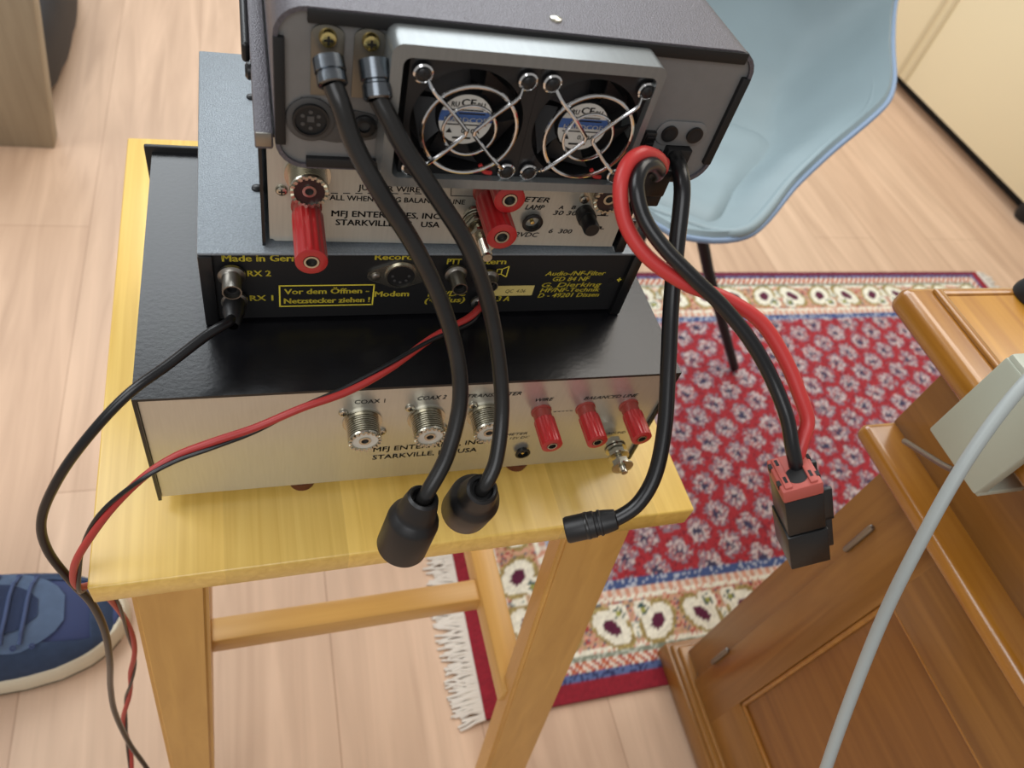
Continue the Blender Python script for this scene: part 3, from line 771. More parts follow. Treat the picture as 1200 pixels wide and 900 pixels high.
# fan shroud
so, si = tz(rrect(36.4, 136.2, 3.4, 58.6, 4.0)), tz(rrect(40.4, 133.6, 7.4, 54.2, 3.0))
b = NB(); ringprism(b, so, si, -13, 2.2); bmesh.ops.recalc_face_normals(b, faces=b.faces)
obj('fan_shroud', b, M['shroud'], ra, angle=30)
def fan(cu, cw, left, right):
    half = 23.2
    # square frame with a round throat
    n = 48; R = 21.0
    sq = []; ci = []
    for k in range(n):
        a = 2 * math.pi * k / n + math.pi / 4
        c, s = math.cos(a), math.sin(a); q = half / max(abs(c), abs(s))
        sq.append((cu + q * c, cw + lz + q * s)); ci.append((cu + R * c, cw + lz + R * s))
    b = NB(); ringprism(b, sq, ci, -9.5, 2); bmesh.ops.recalc_face_normals(b, faces=b.faces)
    f = obj('cooling_fan', b, M['fan_black'], ra)
    b = NB(); lathe(b, [(R, 0), (0, 0)], (cu, 1.9, cw + lz), YM, 30); obj('fan_back', b, M['soft_black'], f)
    for k in range(5):
        b = NB(); a0 = 2 * math.pi * k / 5
        for i in range(6):
            r0 = 10.5 + (20.2 - 10.5) * i / 6; r1 = 10.5 + (20.2 - 10.5) * (i + 1) / 6
            q = []
            for r, sgn in ((r0, 0), (r1, 0), (r1, 1), (r0, 1)):
                a = a0 + sgn * .95 + .02 * r
                q.append(b.verts.new((cu + r * math.cos(a), -1.5 - 5 * sgn, cw + lz + r * math.sin(a))))
            b.faces.new(q)
        bmesh.ops.remove_doubles(b, verts=b.verts, dist=.01)
        bmesh.ops.solidify(b, geom=b.faces[:], thickness=.7)
        obj('blade', b, M['fan_black'], f)
    b = NB(); lathe(b, [(10.8, -6), (10.8, 7), (10.2, 8), (0, 8)], (cu, 1.0, cw + lz), YM, 36); hub = obj('hub', b, M['fan_black'], f)
    b = NB(); lathe(b, [(10.0, 0), (10.0, .15), (0, .15)], (cu, -7.0, cw + lz), YM, 36); lab = obj('hub_label', b, M['fan_label'], hub)
    b = NB()
    prism(b, [(cu + 10 * math.cos(a), cw + lz + 10 * math.sin(a)) for a in [math.radians(x) for x in (-4, 4, 12, 20, 160, 168, 176, 184)]], (0, -7.15, 0), (1, 0, 0), (0, 0, 1), (0, -.1, 0))
    bb_ = obj('blue_band', b, M['fan_blue'], lab)
    b = NB(); text(b, 'HARDCOF', cu - 8.0, cu + 8.0, cw + lz + .1, 1.9, -7.4, 0, .01); obj('band_print', b, M['fan_label'], bb_, smooth=False)
    b = NB(); text(b, 'CE', cu - 2.6, cu + 2.6, cw + lz + 7.0, 2.8, -7.3, 0, .02); text(b, 'RU', cu - 6.2, cu - 3.4, cw + lz + 6.2, 2.0, -7.3, 0, .012); text(b, 'RU', cu + 3.4, cu + 6.2, cw + lz + 6.2, 2.0, -7.3, 0, .012)
    seg_line(b, cu - 6, cw + lz + 4.0, cu + 6, cw + lz + 4.0, .5, -7.3); seg_line(b, cu - 3, cw + lz + 2.6, cu + 7, cw + lz + 2.6, .6, -7.3); seg_line(b, cu - 8, cw + lz - 1.9, cu + 8, cw + lz - 1.9, .5, -7.3); text(b, '0.10A', cu - 1, cu + 6, cw + lz - 4.4, 1.9, -7.3, 0, .01); prism(b, [(cu - 6.8, cw + lz - 5.4), (cu - 4.4, cw + lz - 5.4), (cu - 5.6, cw + lz - 3.4)], (0, -7.3, 0), (1, 0, 0), (0, 0, 1), (0, .02, 0)); seg_line(b, cu - 4, cw + lz - 7.4, cu + 3, cw + lz - 7.4, .8, -7.3)
    obj('label_print', b, M['black_ink'], lab, smooth=False)
    # wire guard: two rings and four bent arms ending in screwed eyes
    b = NB(); v = -14.2
    for r, wr in ((17.4, .8), (9.8, .6)):
        ring = [(cu + r * math.cos(2 * math.pi * k / 48), v if r > 12 else v + .3, cw + lz + r * math.sin(2 * math.pi * k / 48)) for k in range(49)]
        tube(b, ring, wr, 8, cap=False)
    e = 18.7
    for sx in (-1, 1):
        for sz in (-1, 1):
            tube(b, spline([(cu + sx * 1.6, v - 1.1, cw + lz + sz * .9), (cu + sx * 9, v - 1.2, cw + lz + sz * 9), (cu + sx * 14.6, v - 1.0, cw + lz + sz * 14.2), (cu + sx * (e - 1.8), v + 2.4, cw + lz + sz * (e - 1.8))], 5), .75, 8)
            eye = [(cu + sx * e + 2.9 * math.cos(2 * math.pi * k / 20), v + 3.2, cw + lz + sz * e + 2.9 * math.sin(2 * math.pi * k / 20)) for k in range(21)]
            tube(b, eye, .75, 6, cap=False)
    tube(b, [(cu - 1.6, v - 1.1, cw + lz - .9), (cu - 1.6, v - 1.1, cw + lz + .9)], .75, 8); tube(b, [(cu + 1.6, v - 1.1, cw + lz - .9), (cu + 1.6, v - 1.1, cw + lz + .9)], .75, 8)
    obj('wire_guard', b, M['chrome'], f)
    for sx in (-1, 1):
        for sz in (-1, 1):
            s = obj('fan_screw', screw(NB(), cu + sx * e, cw + lz + sz * e, -9.5, 2.9, 3.4), M['black_plastic'], f)
            b = NB(); cross_slot(b, cu + sx * e, cw + lz + sz * e, -12.8, 1.5); obj('cross_recess', b, M['soft_black'], s)
    b = NB(); tube(b, spline([(cu + 8, -9.6, cw + lz - 17), (cu + 10, -10.4, cw + lz - 19.5), (cu + 13, -9.8, cw + lz - 20.5)], 4), .9, 8); obj('fan_lead', b, M['wire_red'], f)
fan(66.5, 29.3, 0, 0); fan(113.0, 29.3, 0, 0)
# right-hand sockets
b = NB(); prism(b, tz(lobed(162.3, 23.5, 5.6, 5.6, 6.2)), (0, 2.4, 0), (1, 0, 0), (0, 0, 1), (0, -.8, 0), .2); js = obj('jack_plate', b, M['radio_rear'], ra)
for u in (156.4, 168.3):
    b = NB(); lathe(b, [(3.6, 0), (3.6, .9), (2.4, .9), (2.3, -1.2), (0, -1.2)], (u, 1.4, 23.6 + lz), YM, 24); aj = obj('audio_jack', b, M['black_plastic'], js)
    b = NB(); lathe(b, [(2.6, 1.0), (0, 1.0)], (u, 1.4, 23.6 + lz), YM, 24); obj('jack_bore', b, M['soft_black'], aj)
b = NB(); box(b, 145.4, 150.6, .2, 3, 17 + lz, 24 + lz, .5); box(b, 146, 150, -.6, .4, 18 + lz, 19.6 + lz, .2); box(b, 146, 150, -.6, .4, 21 + lz, 22.6 + lz, .2); obj('slide_switch', b, M['black_plastic'], ra)
b = NB(); box(b, 143.5, 156.8, -13, 3, 2 + lz, 15.5 + lz, 1.0); box(b, 147, 156.4, -12.5, -1, -3.4 + lz, 3 + lz, .8); obj('power_inlet', b, M['black_plastic'], ra)
b = NB(); box(b, 157.8, 169.4, -1.2, 3, 2.6 + lz, 17.6 + lz, .6); obj('accessory_inlet', b, M['soft_black'], ra)
for x, y in ((20, 14), (DW - 20, 14), (20, DD - 16), (DW - 20, DD - 16)):
    if y > 100: continue
    b = NB(); lathe(b, [(0, 0), (5, 0), (5.4, lz + .3), (0, lz + .3)], (x, y + 16, 0), (0, 0, 1), 18); obj('foot', b, M['rubber'], ra)

# ------------------------------------------------------------------ cables
def cable_thing(name, label, cat, at):
    return thing(name, label, cat, at)
def local(pts, at): return [Vector(p) - Vector(at) for p in pts]

def boot(parent, a, d, m='rubber', k=1.0):
    """rubber-booted coaxial socket at the end of a pigtail, from the cable's end a along d"""
    prof = [(5.4, -6), (6.4, -6.6), (7.6, -5.4), (8.6, -1), (9.2, 3), (9.6, 6), (10.2, 7), (12.2, 9.5), (12.8, 12), (12.8, 33), (12.2, 34.4), (10.6, 34.6), (10.2, 28), (0, 28)]
    b = NB(); lathe(b, [(r * k, h * k) for r, h in prof] , a, d, 40)
    bt = obj('rubber_boot', b, M[m], parent, angle=30)
    b = NB(); lathe(b, [(5.5 * k, -6 * k), (5.2 * k, -2 * k), (0, -2 * k)], a, d, 24); obj('boot_bore', b, M['soft_black'], bt)
    return bt

P1 = [(80.2, 18.5, 236.3), (81.3, 12.0, 231.2), (83.9, 8.0, 225.8), (88.5, 3.5, 214), (98.3, -3, 198.5), (110.6, -8, 180.8), (122.2, -14.5, 159.8), (131.0, -23.5, 137.2), (133.9, -35.1, 117.3), (128.8, -48.9, 98), (120.5, -58.4, 84.5), (117.4, -60.6, 77)]
P2 = [(94.8, 18.0, 237.4), (96.0, 10.0, 228.6), (99.5, 7.0, 223.4), (105.7, 3, 214), (117.6, -3, 199.5), (131.4, -9, 181), (142.4, -15.5, 158.2), (149.7, -26.0, 133.7), (152.4, -38.7, 114.2), (150, -53.2, 98), (145.4, -60.2, 89.3), (143.6, -60.7, 83)]
for pts, end, lab, rr in ((P1, (117.4 - 5, -60.6 - 3.2, 77 - 28), 'black coaxial pigtail with the boot hanging lower over the stool edge', 3.5),
                          (P2, (143.6 + .2, -60.7 + 7.5, 83 - 27), 'black coaxial pigtail with its boot tilted against the stool edge', 3.4)):
    at = (pts[-1][0], pts[-1][1], pts[-1][2])
    c = thing('coaxial_cable', lab, 'cable', at)
    q = local(pts, at)
    b = NB(); tube(b, spline(q[1:], 8), rr, 16); obj('jacket', b, M['cable_scuffed'], c)
    d = (Vector(q[1]) - Vector(q[0])).normalized()
    b = NB(); Ls = (Vector(q[1]) - Vector(q[0])).length
    lathe(b, [(0, 0), (5.2, 0), (5.2, Ls * .52), (4.5, Ls * .56), (4.5, Ls * .62), (5.0, Ls * .66), (5.0, Ls * 1.0), (4.4, Ls * 1.05), (rr, Ls * 1.05)], q[0], d, 28)
    obj('crimp_sleeve', b, M['crimp'], c)
    e = Vector(end) - Vector(at)
    boot(c, Vector((0, 0, 0)), e, 'rubber', .93)

# data cable with its round plug
P3 = [(224.6, 22.0, 203.5), (222.4, 13.0, 204.3), (221.7, 3, 199.5), (220.8, -11, 182), (220.5, -25, 163.5), (222.0, -41.0, 141.2), (222.3, -57.8, 120.1), (219.3, -71.2, 103.0), (212.3, -79.0, 91.4), (202.9, -81.6, 84.1), (198, -81.2, 81.6)]
at = P3[-1]; c = thing('data_cable', 'thick black cable hanging from the radio beside the power lead, ending in a round plug', 'cable', at)
q = local(P3, at)
b = NB(); tube(b, spline(q, 8), 3.5, 16); obj('jacket', b, M['cable_black'], c)
d = Vector((185.2, -79.6, 75.6)) - Vector(P3[-2])
b = NB(); lathe(b, [(3.5, -6), (4.6, -5.4), (5.4, -1), (5.6, 1), (6.0, 1.4), (6.0, 2.4), (5.4, 2.6), (5.6, 4), (6.1, 4.4), (6.1, 17), (5.6, 18), (5.0, 18), (5.0, 15), (0, 15)], (0, 0, 0), d, 30); pl = obj('round_plug', b, M['rubber'], c)
b = NB(); lathe(b, [(6.15, 7), (6.35, 7.4), (6.35, 8.4), (6.15, 8.8)], (0, 0, 0), d, 30); obj('grip_ring', b, M['cable_scuffed'], pl)

# power lead: red and black wire into a two-pole connector
PB = [(213.5, 13, 203.5), (207.5, 5.0, 206.5), (204.9, 0.3, 211.9), (197.5, -4.7, 218.2), (190.5, -10.1, 219.1), (187.7, -16.8, 215.3), (190.8, -24.3, 208.1), (198.2, -32.9, 201.8), (209.5, -42.0, 195.3), (222.2, -51.0, 188.2), (233.9, -61.2, 179.7), (243.3, -72.0, 169.8), (249.3, -84.0, 160.5), (252.3, -92.6, 152), (255.6, -98.4, 144.6), (257.5, -100.5, 140)]
PR = [(214, 13.5, 206.5), (208.9, 5.4, 209.2), (203.4, 1.5, 216.2), (192.8, -3.4, 221.5), (185.3, -8.2, 219.6), (182.4, -15.0, 213.5), (185.6, -23, 203.6), (194.6, -31.7, 195.6), (209.7, -40, 190.0), (226.5, -45.5, 187), (241, -53.5, 182), (251.2, -65, 173), (258, -76.6, 163.4), (261.6, -84.4, 156.4), (259.2, -90.2, 150.6), (257.4, -95.2, 144.6), (257.8, -98, 140)]
at = (257, -104, 130)
c = thing('power_lead', 'red and black power lead from the radio with a brick red and black connector', 'cable', at)
b = NB(); tube(b, spline(local(PB, at), 8), 2.9, 14); obj('black_wire', b, M['cable_black'], c)
b = NB(); tube(b, spline(local(PR, at), 8), 2.9, 14); obj('red_wire', b, M['wire_red'], c)
# connector: own frame, long axis from the wires downwards
ax = Vector((.43, -.29, -.84)).normalized()        # towards the open end
ux = Vector((.9477, -.1272, .2926)); ux = (ux - ax * ux.dot(ax)).normalized()
uy = ax.cross(ux).normalized()
o0 = Vector((253.4, -100.0, 145.0)) - Vector(at)
cm = Matrix(((ux.x, uy.x, ax.x, o0.x), (ux.y, uy.y, ax.y, o0.y), (ux.z, uy.z, ax.z, o0.z), (0, 0, 0, 1)))
hw, hd = 8.0, 9.4
b = NB()
t = NB(); box(t, -hw, hw, -hd, hd, 0, 6.8, .9, 2); merge(b, t, cm)
for sx in (-1, 1):
    t = NB(); box(t, sx * hw * .62 - 1.5, sx * hw * .62 + 1.5, -hd + 1, hd - 1, -1.0, .8, .5); merge(b, t, cm)
cap_ = obj('connector_cap', b, M['conn_red'], c, angle=30)
b = NB()
for sx in (-1, 1):
    for sy in (-5.4, 4.2):
        t = NB(); box(t, sx * hw * .62 - .6, sx * hw * .62 + .6, sy - 1.6, sy + 1.6, -1.12, -.8); merge(b, t, cm)
        t = NB(); box(t, sx * (hw - .4) - .7, sx * (hw - .4) + .7, sy - 1.3, sy + 1.3, -.1, 2.4); merge(b, t, cm)
t = NB(); lathe(t, [(4.2, 0), (4.2, -.15), (0, -.15)], (0, 2.6, 0), (0, 0, 1), 24); merge(b, t, cm)
obj('cap_slots', b, M['soft_black'], cap_)
b = NB()
t = NB(); box(t, -hw + .3, hw - .3, -hd + .2, hd - .2, 6.8, 28, .5, 2); merge(b, t, cm)
t = NB(); box(t, -hw - .4, hw + .4, -hd - .3, hd + .3, 28.6, 50, .6, 2); merge(b, t, cm)
hs = obj('connector_housing', b, M['black_plastic'], c, angle=30)
b = NB()
t = NB(); box(t, hw - .2, hw + 3.0, -hd + 1.6, hd - 2, 24, 43.5, .5); merge(b, t, cm)
for sy in (-hd + 1.2, hd - 2.6):
    t = NB(); box(t, hw - .6, hw + 3.4, sy, sy + 1.8, 6, 24.5, .4); merge(b, t, cm)
t = NB(); box(t, hw - .6, hw + 3.4, -hd + 1.2, hd - .8, 22.5, 24.5, .3); merge(b, t, cm)
obj('latch_bracket', b, M['rubber'], hs)

# audio lead from the filter
PA = [(43.4, 41.0, 101.2), (43, 33, 101.6), (40.6, 25.5, 104.8), (31.2, 18, 104.2), (16.5, 7.0, 99.4), (0.4, -3.6, 93.3), (-16.0, -12.6, 78.2), (-31.6, -17.9, 55.5), (-43.3, -22.3, 29.9), (-45.4, -26.1, 7.2), (-40.5, -30.4, -17.8), (-36, -31.5, -45.2), (-36.6, -31.4, -83.4), (-42.5, -30.0, -131.8), (-52.3, -25.4, -190), (-59, -24.0, -247.7), (-60, -27, -317.2), (-53, -38, -387.3), (-50, -66, -440), (-42, -118, -454), (20, -205, -455.5)]
at = PA[-1]; c = thing('audio_cable', 'thin black lead plugged into the grey audio filter and drooping past the stool corner', 'cable', at)
b = NB(); tube(b, spline(local(PA, at), 8), lambda t: 2.4 - .6 * t, 12); obj('jacket', b, M['cable_black'], c)
q = local(PA, at); d = q[1] - q[0]
b = NB(); lathe(b, [(0, -1.5), (4.6, -1.5), (4.9, 0), (4.9, 6), (4.0, 9), (3.2, 14), (2.3, 15)], q[0], d, 24); obj('phono_plug', b, M['rubber'], c)

# twisted red and black pair
PP = [(162.6, 44.5, 98.2), (160.5, 34, 101.5), (157.3, 27.1, 108), (149.5, 18.5, 109.6), (130.1, 9.2, 107.6), (109.1, -1.9, 102.2), (89.4, -10.0, 97.1), (70.6, -15.3, 93.2), (50.5, -20.0, 85.2), (32.9, -24.0, 81.5), (17.2, -26.2, 75.9), (3.3, -30.9, 69.2), (-11.9, -35.3, 54.0), (-23.7, -38.2, 33.5), (-31.1, -39.2, 12.3), (-35.5, -37.3, -14.1), (-34.5, -21, -46.1), (-35, -8, -106.3), (-40.1, -1.0, -192.4), (-50.6, -0.4, -250.2), (-66.7, -4, -326.8), (-74.4, -23.1, -413.9), (-86, -60, -451), (-100, -150, -455.5)]
at = PP[-1]; c = thing('wire_pair', 'thin red and black twin wire draped across the front of the bottom tuner', 'wire', at)
cen = spline(local(PP, at), 12)
tw = {'red_wire': [], 'black_wire': []}
acc = 0; s_, t_, _ = frame_of(cen[1] - cen[0])
for i, p in enumerate(cen):
    d = (cen[min(i + 1, len(cen) - 1)] - cen[max(i - 1, 0)]).normalized()
    s_ = (s_ - d * s_.dot(d)).normalized(); t_ = d.cross(s_)
    if i: acc += (p - cen[i - 1]).length
    a = acc / 120.0 * 2 * math.pi + 3.4 + .5 * math.sin(acc / 45.0)
    off = (s_ * math.cos(a) + t_ * math.sin(a)) * 1.2
    tw['red_wire'].append(p + off); tw['black_wire'].append(p - off)
for nme in tw:
    b = NB(); tube(b, tw[nme], 1.75 if nme == 'red_wire' else 1.05, 10); obj(nme, b, M['thin_red' if nme == 'red_wire' else 'cable_black'], c)

# pale grey cable in front of the desk
PG = [(470, -60, 190), (436, -63, 176), (405.3, -66.3, 162.6), (391.5, -72.2, 154.9), (375.4, -83.9, 139.0), (362.6, -97.4, 117.8), (352.5, -113.8, 90.1), (344.5, -132.7, 55.9), (339.8, -155.5, 14.7), (336.1, -184.5, -36.2), (336, -215, -90), (340, -260, -180), (350, -300, -300), (362, -330, -420), (375, -345, -453), (420, -360, -454.2)]
b = NB(); tube(b, spline(PG, 8), 3.15, 14)
tag(obj('grey_cable', b, M['cable_grey']), 'pale grey round cable hanging in front of the brown desk', 'cable')

# ------------------------------------------------------------------ desk
dk = thing('wooden_desk', 'brown polished wooden desk beside the stool with a panelled door', 'desk', (486, -6, -FLOOR))
def DK(bm): bmesh.ops.translate(bm, vec=(-486, 6, FLOOR), verts=bm.verts); return bm
YN, XR = -420, 980
b = NB(); box(b, 436, XR + 50, YN - 40, 46, 87, 105, 7, 4); tp = obj('desktop', DK(b), M['cherry_edge'], dk, angle=60)
b = NB(); box(b, 463, XR + 20, YN - 10, 34, 104.6, 106.4, .8); obj('top_panel', DK(b), M['cherry_top'], tp, angle=60)
b = NB(); box(b, 457, 463.4, YN - 10, 40, 104.4, 108, 1.8, 3); box(b, 457, XR + 20, 34, 40, 104.4, 107, 1.6, 3); obj('edge_bead', DK(b), M['cherry_edge'], tp, angle=60)
b = NB(); box(b, 490, XR, YN, 14, -3, 88, 1); obj('drawer_case', DK(b), M['cherry_y'], dk)
b = NB(); box(b, 462, XR + 20, YN - 16, 15, -16, -2, 5.5, 4); obj('waist_moulding', DK(b), M['cherry_edge'], dk, angle=60)
b = NB(); box(b, 492, XR, YN, -6, -416, -15, 1); obj('carcass', DK(b), M['cherry_z'], dk)
b = NB(); box(b, 474, XR + 16, YN - 14, 10, -FLOOR + 6.4, -425, 1.5); box(b, 478, XR + 12, YN - 10, 6, -425.5, -419, 2.4, 3); box(b, 483, XR + 8, YN - 6, 1, -419.5, -413, 2.4, 3); obj('plinth', DK(b), M['cherry_y'], dk, angle=60)
# door: stiles, rails, raised fillet, panel, hinges
dr = None
b = NB(); box(b, 490.5, 493.5, -353, -82, -345, -89); dr = obj('door', DK(b), M['cherry_panel'], dk)
for y0, y1 in ((-84, -38), (-410, -352)):
    b = NB(); box(b, 485.5, 492.5, y0, y1, -412, -18, 1.2); obj('stile', DK(b), M['cherry_z'], dr)
for z0, z1 in ((-91, -18), (-412, -343)):
    b = NB(); box(b, 485.7, 492.5, -353, -83, z0, z1, 1.0); obj('rail', DK(b), M['cherry_y'], dr)
b = NB()
box(b, 487.2, 491, -353, -84, -95.5, -91, 1.6, 3); box(b, 487.2, 491, -353, -84, -343, -338.5, 1.6, 3); box(b, 487.2, 491, -88.5, -84, -343, -91, 1.6, 3)
obj('panel_bead', DK(b), M['cherry_edge'], dr, angle=60)
for z in (-341, -86):
    b = NB(); lathe(b, [(0, -20), (2.0, -19), (2.6, -17), (2.6, 17), (2.0, 19), (0, 20)], (484.4, -37, z), (0, 0, 1), 16); obj('hinge', DK(b), M['dull_steel'], dr)
# clamp gripping the desktop's edge
cl = thing('desk_clamp', 'pale grey plastic clamp gripping the edge of the brown desktop', 'clamp', (424, -60, 105))
def CLs(bm): bmesh.ops.translate(bm, vec=(-424, 60, -105), verts=bm.verts); return bm
b = NB(); prism(b, [(-41, 72), (-41, 137), (-130, 137), (-130, 118), (-86, 118), (-86, 72)], (423, 0, 0), (0, 1, 0), (0, 0, 1), (10, 0, 0), 1.6)
obj('clamp_body', CLs(b), M['clamp_grey'], cl, angle=40)
b = NB(); box(b, 430, 480, -122, -41, 108.6, 126, 2); box(b, 424, 440, -122, -41, 124, 140, 2); obj('upper_jaw', CLs(b), M['clamp_grey'], cl)
b = NB(); box(b, 428, 462, -86, -64, 69, 74, 1); obj('lower_jaw', CLs(b), M['clamp_grey'], cl)
b = NB(); lathe(b, [(0, 0), (5, 0), (5, 3), (4, 3.5), (4, 2), (0, 2)], (452, -52, 126), (0, 0, 1), 22); obj('release_button', CLs(b), M['chrome'], cl)
b = NB(); tube(b, [(462, -17, 20), (436, -57, 56), (430, -66, 65)], 2.0, 14); obj('tommy_bar', CLs(b), M['dull_steel'], cl)
b = NB(); lathe(b, [(0, 0), (4, 0), (4, 6), (0, 6)], (440, -70, 73.5), (0, 0, 1), 16); lathe(b, [(6, 6), (6, 13), (0, 13)], (446, -74, 73.8), (0, 0, 1), 20); obj('clamp_screw', CLs(b), M['dull_steel'], cl)
b = NB(); lathe(b, [(0, 0), (14, 0), (14, 3), (12, 9), (9, 14), (6, 16), (0, 16)], (534, 30, 107.2), (0, 0, 1), 28)
tag(obj('rubber_knob', b, M['rubber']), 'small black rubber knob standing on the desktop', 'knob')

# ------------------------------------------------------------------ shell chair
Lc = Vector((444, 288, 0)); ca_ = Vector((.5, .866, 0)); cb_ = Vector((.866, -.5, 0))
CHO = (575, 540, -FLOOR)
chair = thing('shell_chair', 'pale blue grey upholstered shell chair on thin black legs behind the radio', 'chair', CHO)
ST_ = [(0, 6, -60, -61), (3, 26, -60, -63), (10, 40, -60, -66), (38, 75, -59, -70), (81, 93, -58, -77), (140, 113, -45, -86), (198, 144, -20, -93), (240, 171, 0, -97), (284, 194, 15, -99), (324, 197, 25, -98), (376, 188, 40, -90), (430, 185, 52, -60), (478, 183, 66, -5), (510, 176, 120, 90), (532, 160, 190, 180), (548, 130, 255, 260), (556, 90, 290, 300), (560, 40, 305, 312)]
def interp(s, k):
    for a, c in zip(ST_[:-1], ST_[1:]):
        if a[0] <= s <= c[0]:
            f = (s - a[0]) / (c[0] - a[0]); return a[k] + (c[k] - a[k]) * f
    return ST_[-1][k]
def rise(t): return max(0.0, (t - .50) / .50) ** 1.35 if t > .5 else 0.0
def shell_pt(s, t, up=0.0):
    h, ze, zc = interp(s, 1), interp(s, 2), interp(s, 3)
    q = Lc + ca_ * s + cb_ * (h * t)
    return Vector((q.x, q.y, zc + (ze - zc) * rise(abs(t)) + up + 15 * math.exp(-((abs(t) - .76) / .14) ** 2) * math.exp(-((s - 215) / 95) ** 2))) - Vector(CHO)
SS = []
for a, c in zip(ST_[:-1], ST_[1:]):
    n = max(1, int((c[0] - a[0]) / 9))
    SS += [a[0] + (c[0] - a[0]) * k / n for k in range(n)]
SS.append(ST_[-1][0])
def smooth_col(vals, it=2):
    for _ in range(it):
        vals = [vals[0]] + [(vals[i - 1] + 2 * vals[i] + vals[i + 1]) / 4 for i in range(1, len(vals) - 1)] + [vals[-1]]
    return vals
NT = 32
grid = [[shell_pt(s, -1 + 2 * k / NT) for k in range(NT + 1)] for s in SS]
for k in range(NT + 1):
    col = smooth_col([grid[i][k] for i in range(len(SS))], 3)
    for i in range(len(SS)): grid[i][k] = col[i]
b = NB()
vv = [[b.verts.new(p) for p in row] for row in grid]
for i in range(len(SS) - 1):
    for k in range(NT): b.faces.new((vv[i][k], vv[i][k + 1], vv[i + 1][k + 1], vv[i + 1][k]))
bmesh.ops.recalc_face_normals(b, faces=b.faces)
bmesh.ops.solidify(b, geom=b.faces[:], thickness=9)
shell = obj('seat_shell', b, M['shell'], chair, angle=80)
rim = [grid[i][0] for i in range(len(SS) - 1, -1, -1)] + [grid[0][k] for k in range(1, NT)] + [grid[i][NT] for i in range(len(SS))]
b = NB(); tube(b, rim[::1], 3.2, 10); obj('edge_piping', b, M['piping'], chair, angle=80, label='lighter blue piped edge of the shell')
wl = [shell_pt(s_, -.93, 6) for s_ in range(420, 28, -10)] + [shell_pt(28, -.93 + .062 * k, 6) for k in range(31)] + [shell_pt(s_, .93, 6) for s_ in range(38, 430, 10)]
for _ in range(4): wl = [wl[0]] + [(wl[i - 1] + wl[i] * 2 + wl[i + 1]) / 4 for i in range(1, len(wl) - 1)] + [wl[-1]]
b = NB(); tube(b, wl, 6.0, 10); obj('inner_welt', b, M['shell_pad'], chair, angle=80)
# cushion, a slightly raised rounded pad
b = NB(); n1, n2 = 26, 22
def pad_pt(i, k, up):
    a, c = i / n1, k / n2
    s = 34 + 300 * a
    t = (c - .5) * 2
    e = min(1.0, (1 - abs(2 * a - 1)) * 5); sq = math.sqrt(max(0, 1 - (1 - e) ** 2)) * .16 + .84
    tt = t * .56 * sq
    edge = min(1, min(a, 1 - a) * 9) * min(1, min(c, 1 - c) * 7)
    return shell_pt(s, tt, up + 16 * (edge ** .5))
top_ = [[b.verts.new(pad_pt(i, k, .6)) for k in range(n2 + 1)] for i in range(n1 + 1)]
for i in range(n1):
    for k in range(n2): b.faces.new((top_[i][k], top_[i][k + 1], top_[i + 1][k + 1], top_[i + 1][k]))
obj('seat_pad', b, M['shell_pad'], chair, angle=80)
feet = [(773, 423), (692, 738), (377, 657), (458, 342)]
b = NB(); lathe(b, [(0, 0), (34, 0), (38, 4), (38, 14), (0, 14)], (0, 0, FLOOR - 128), (0, 0, 1), 28); obj('leg_hub', b, M['leg_black'], chair)
for fx, fy in feet:
    inr = RX0 - 12 < fx < RX1 + 12 and RY0 - 12 < fy < RY1 + 12
    z0 = 11.5 if inr else 5
    b = NB(); tube(b, [(0 + (fx - 575) * .06, (fy - 540) * .06, FLOOR - 126), ((fx - 575) * .5, (fy - 540) * .5, (FLOOR - 126) * .5 + z0 * .5), (fx - 575, fy - 540, z0)], lambda t: 9.5 - 2.5 * t, 14)
    obj('leg', b, M['leg_black'], chair)

# ------------------------------------------------------------------ cream cupboard by the far side
cu = thing('cream_cupboard', 'tall cream lacquered cupboard with a groove between two doors', 'cupboard', (1750, 1392, -FLOOR))
b = NB(); box(b, 18, 480, -900, 900, 34, 1100, 1); obj('carcass', b, M['cream'], cu)
for y0, y1 in ((-598, -.8), (.8, 598)):
    b = NB(); box(b, 0, 19, y0, y1, 36, 1098, 1.5)
    d_ = obj('door', b, M['cream'], cu)
    b = NB(); box(b, -2.5, 1, (y0 + 8) if y0 > 0 else (y1 - 24), (y0 + 24) if y0 > 0 else (y1 - 8), 38, 1096, 1.2); obj('door_moulding', b, M['cream_groove'], d_)
b = NB(); box(b, 45, 470, -880, 880, 0, 36); obj('plinth', b, M['soft_black'], cu)  # recessed base coloured black for the shadow gap under the doors
b = NB(); lathe(b, [(0, 0), (22, 0), (26, 10), (26, 34), (0, 34)], (20, -552, 0), (0, 0, 1), 24); obj('foot', b, M['soft_black'], cu)

# ------------------------------------------------------------------ far left: grey oak side panel and a black bag
b = NB(); prism(b, [(-420, -FLOOR), (-251, -FLOOR), (-222, -190), (-420, -190)], (0, 953, 0), (1, 0, 0), (0, 0, 1), (0, 38, 0), 2)
tag(obj('oak_board', b, M['grey_oak']), 'upright grey oak board standing on the floor behind the stool', 'board')
t = NB(); bmesh.ops.create_uvsphere(t, u_segments=40, v_segments=24, radius=1)
for v in t.verts:
    x, y, z = v.co
    p = 2.6
    f = (abs(x) ** p + abs(y) ** p + abs(z) ** p) ** (-1 / p)
    x, y, z = x * f, y * f, z * f
    z = max(z, -.86)
    v.co = Vector((-322 + 72 * x * (1 - .12 * z), 1272 + 268 * y, -FLOOR + 60 + 70 * z + 3 * math.sin(14 * y + 9 * x)))
tag(obj('black_bag', t, M['bag_black'], angle=80), 'soft black bag lying on the floor beside the grey oak board', 'bag')

# ------------------------------------------------------------------ shoe
sh = thing('sneaker', 'blue suede sneaker with cream sole pointing at the stool leg', 'shoe', (-95, 139, -FLOOR), math.radians(3.5))
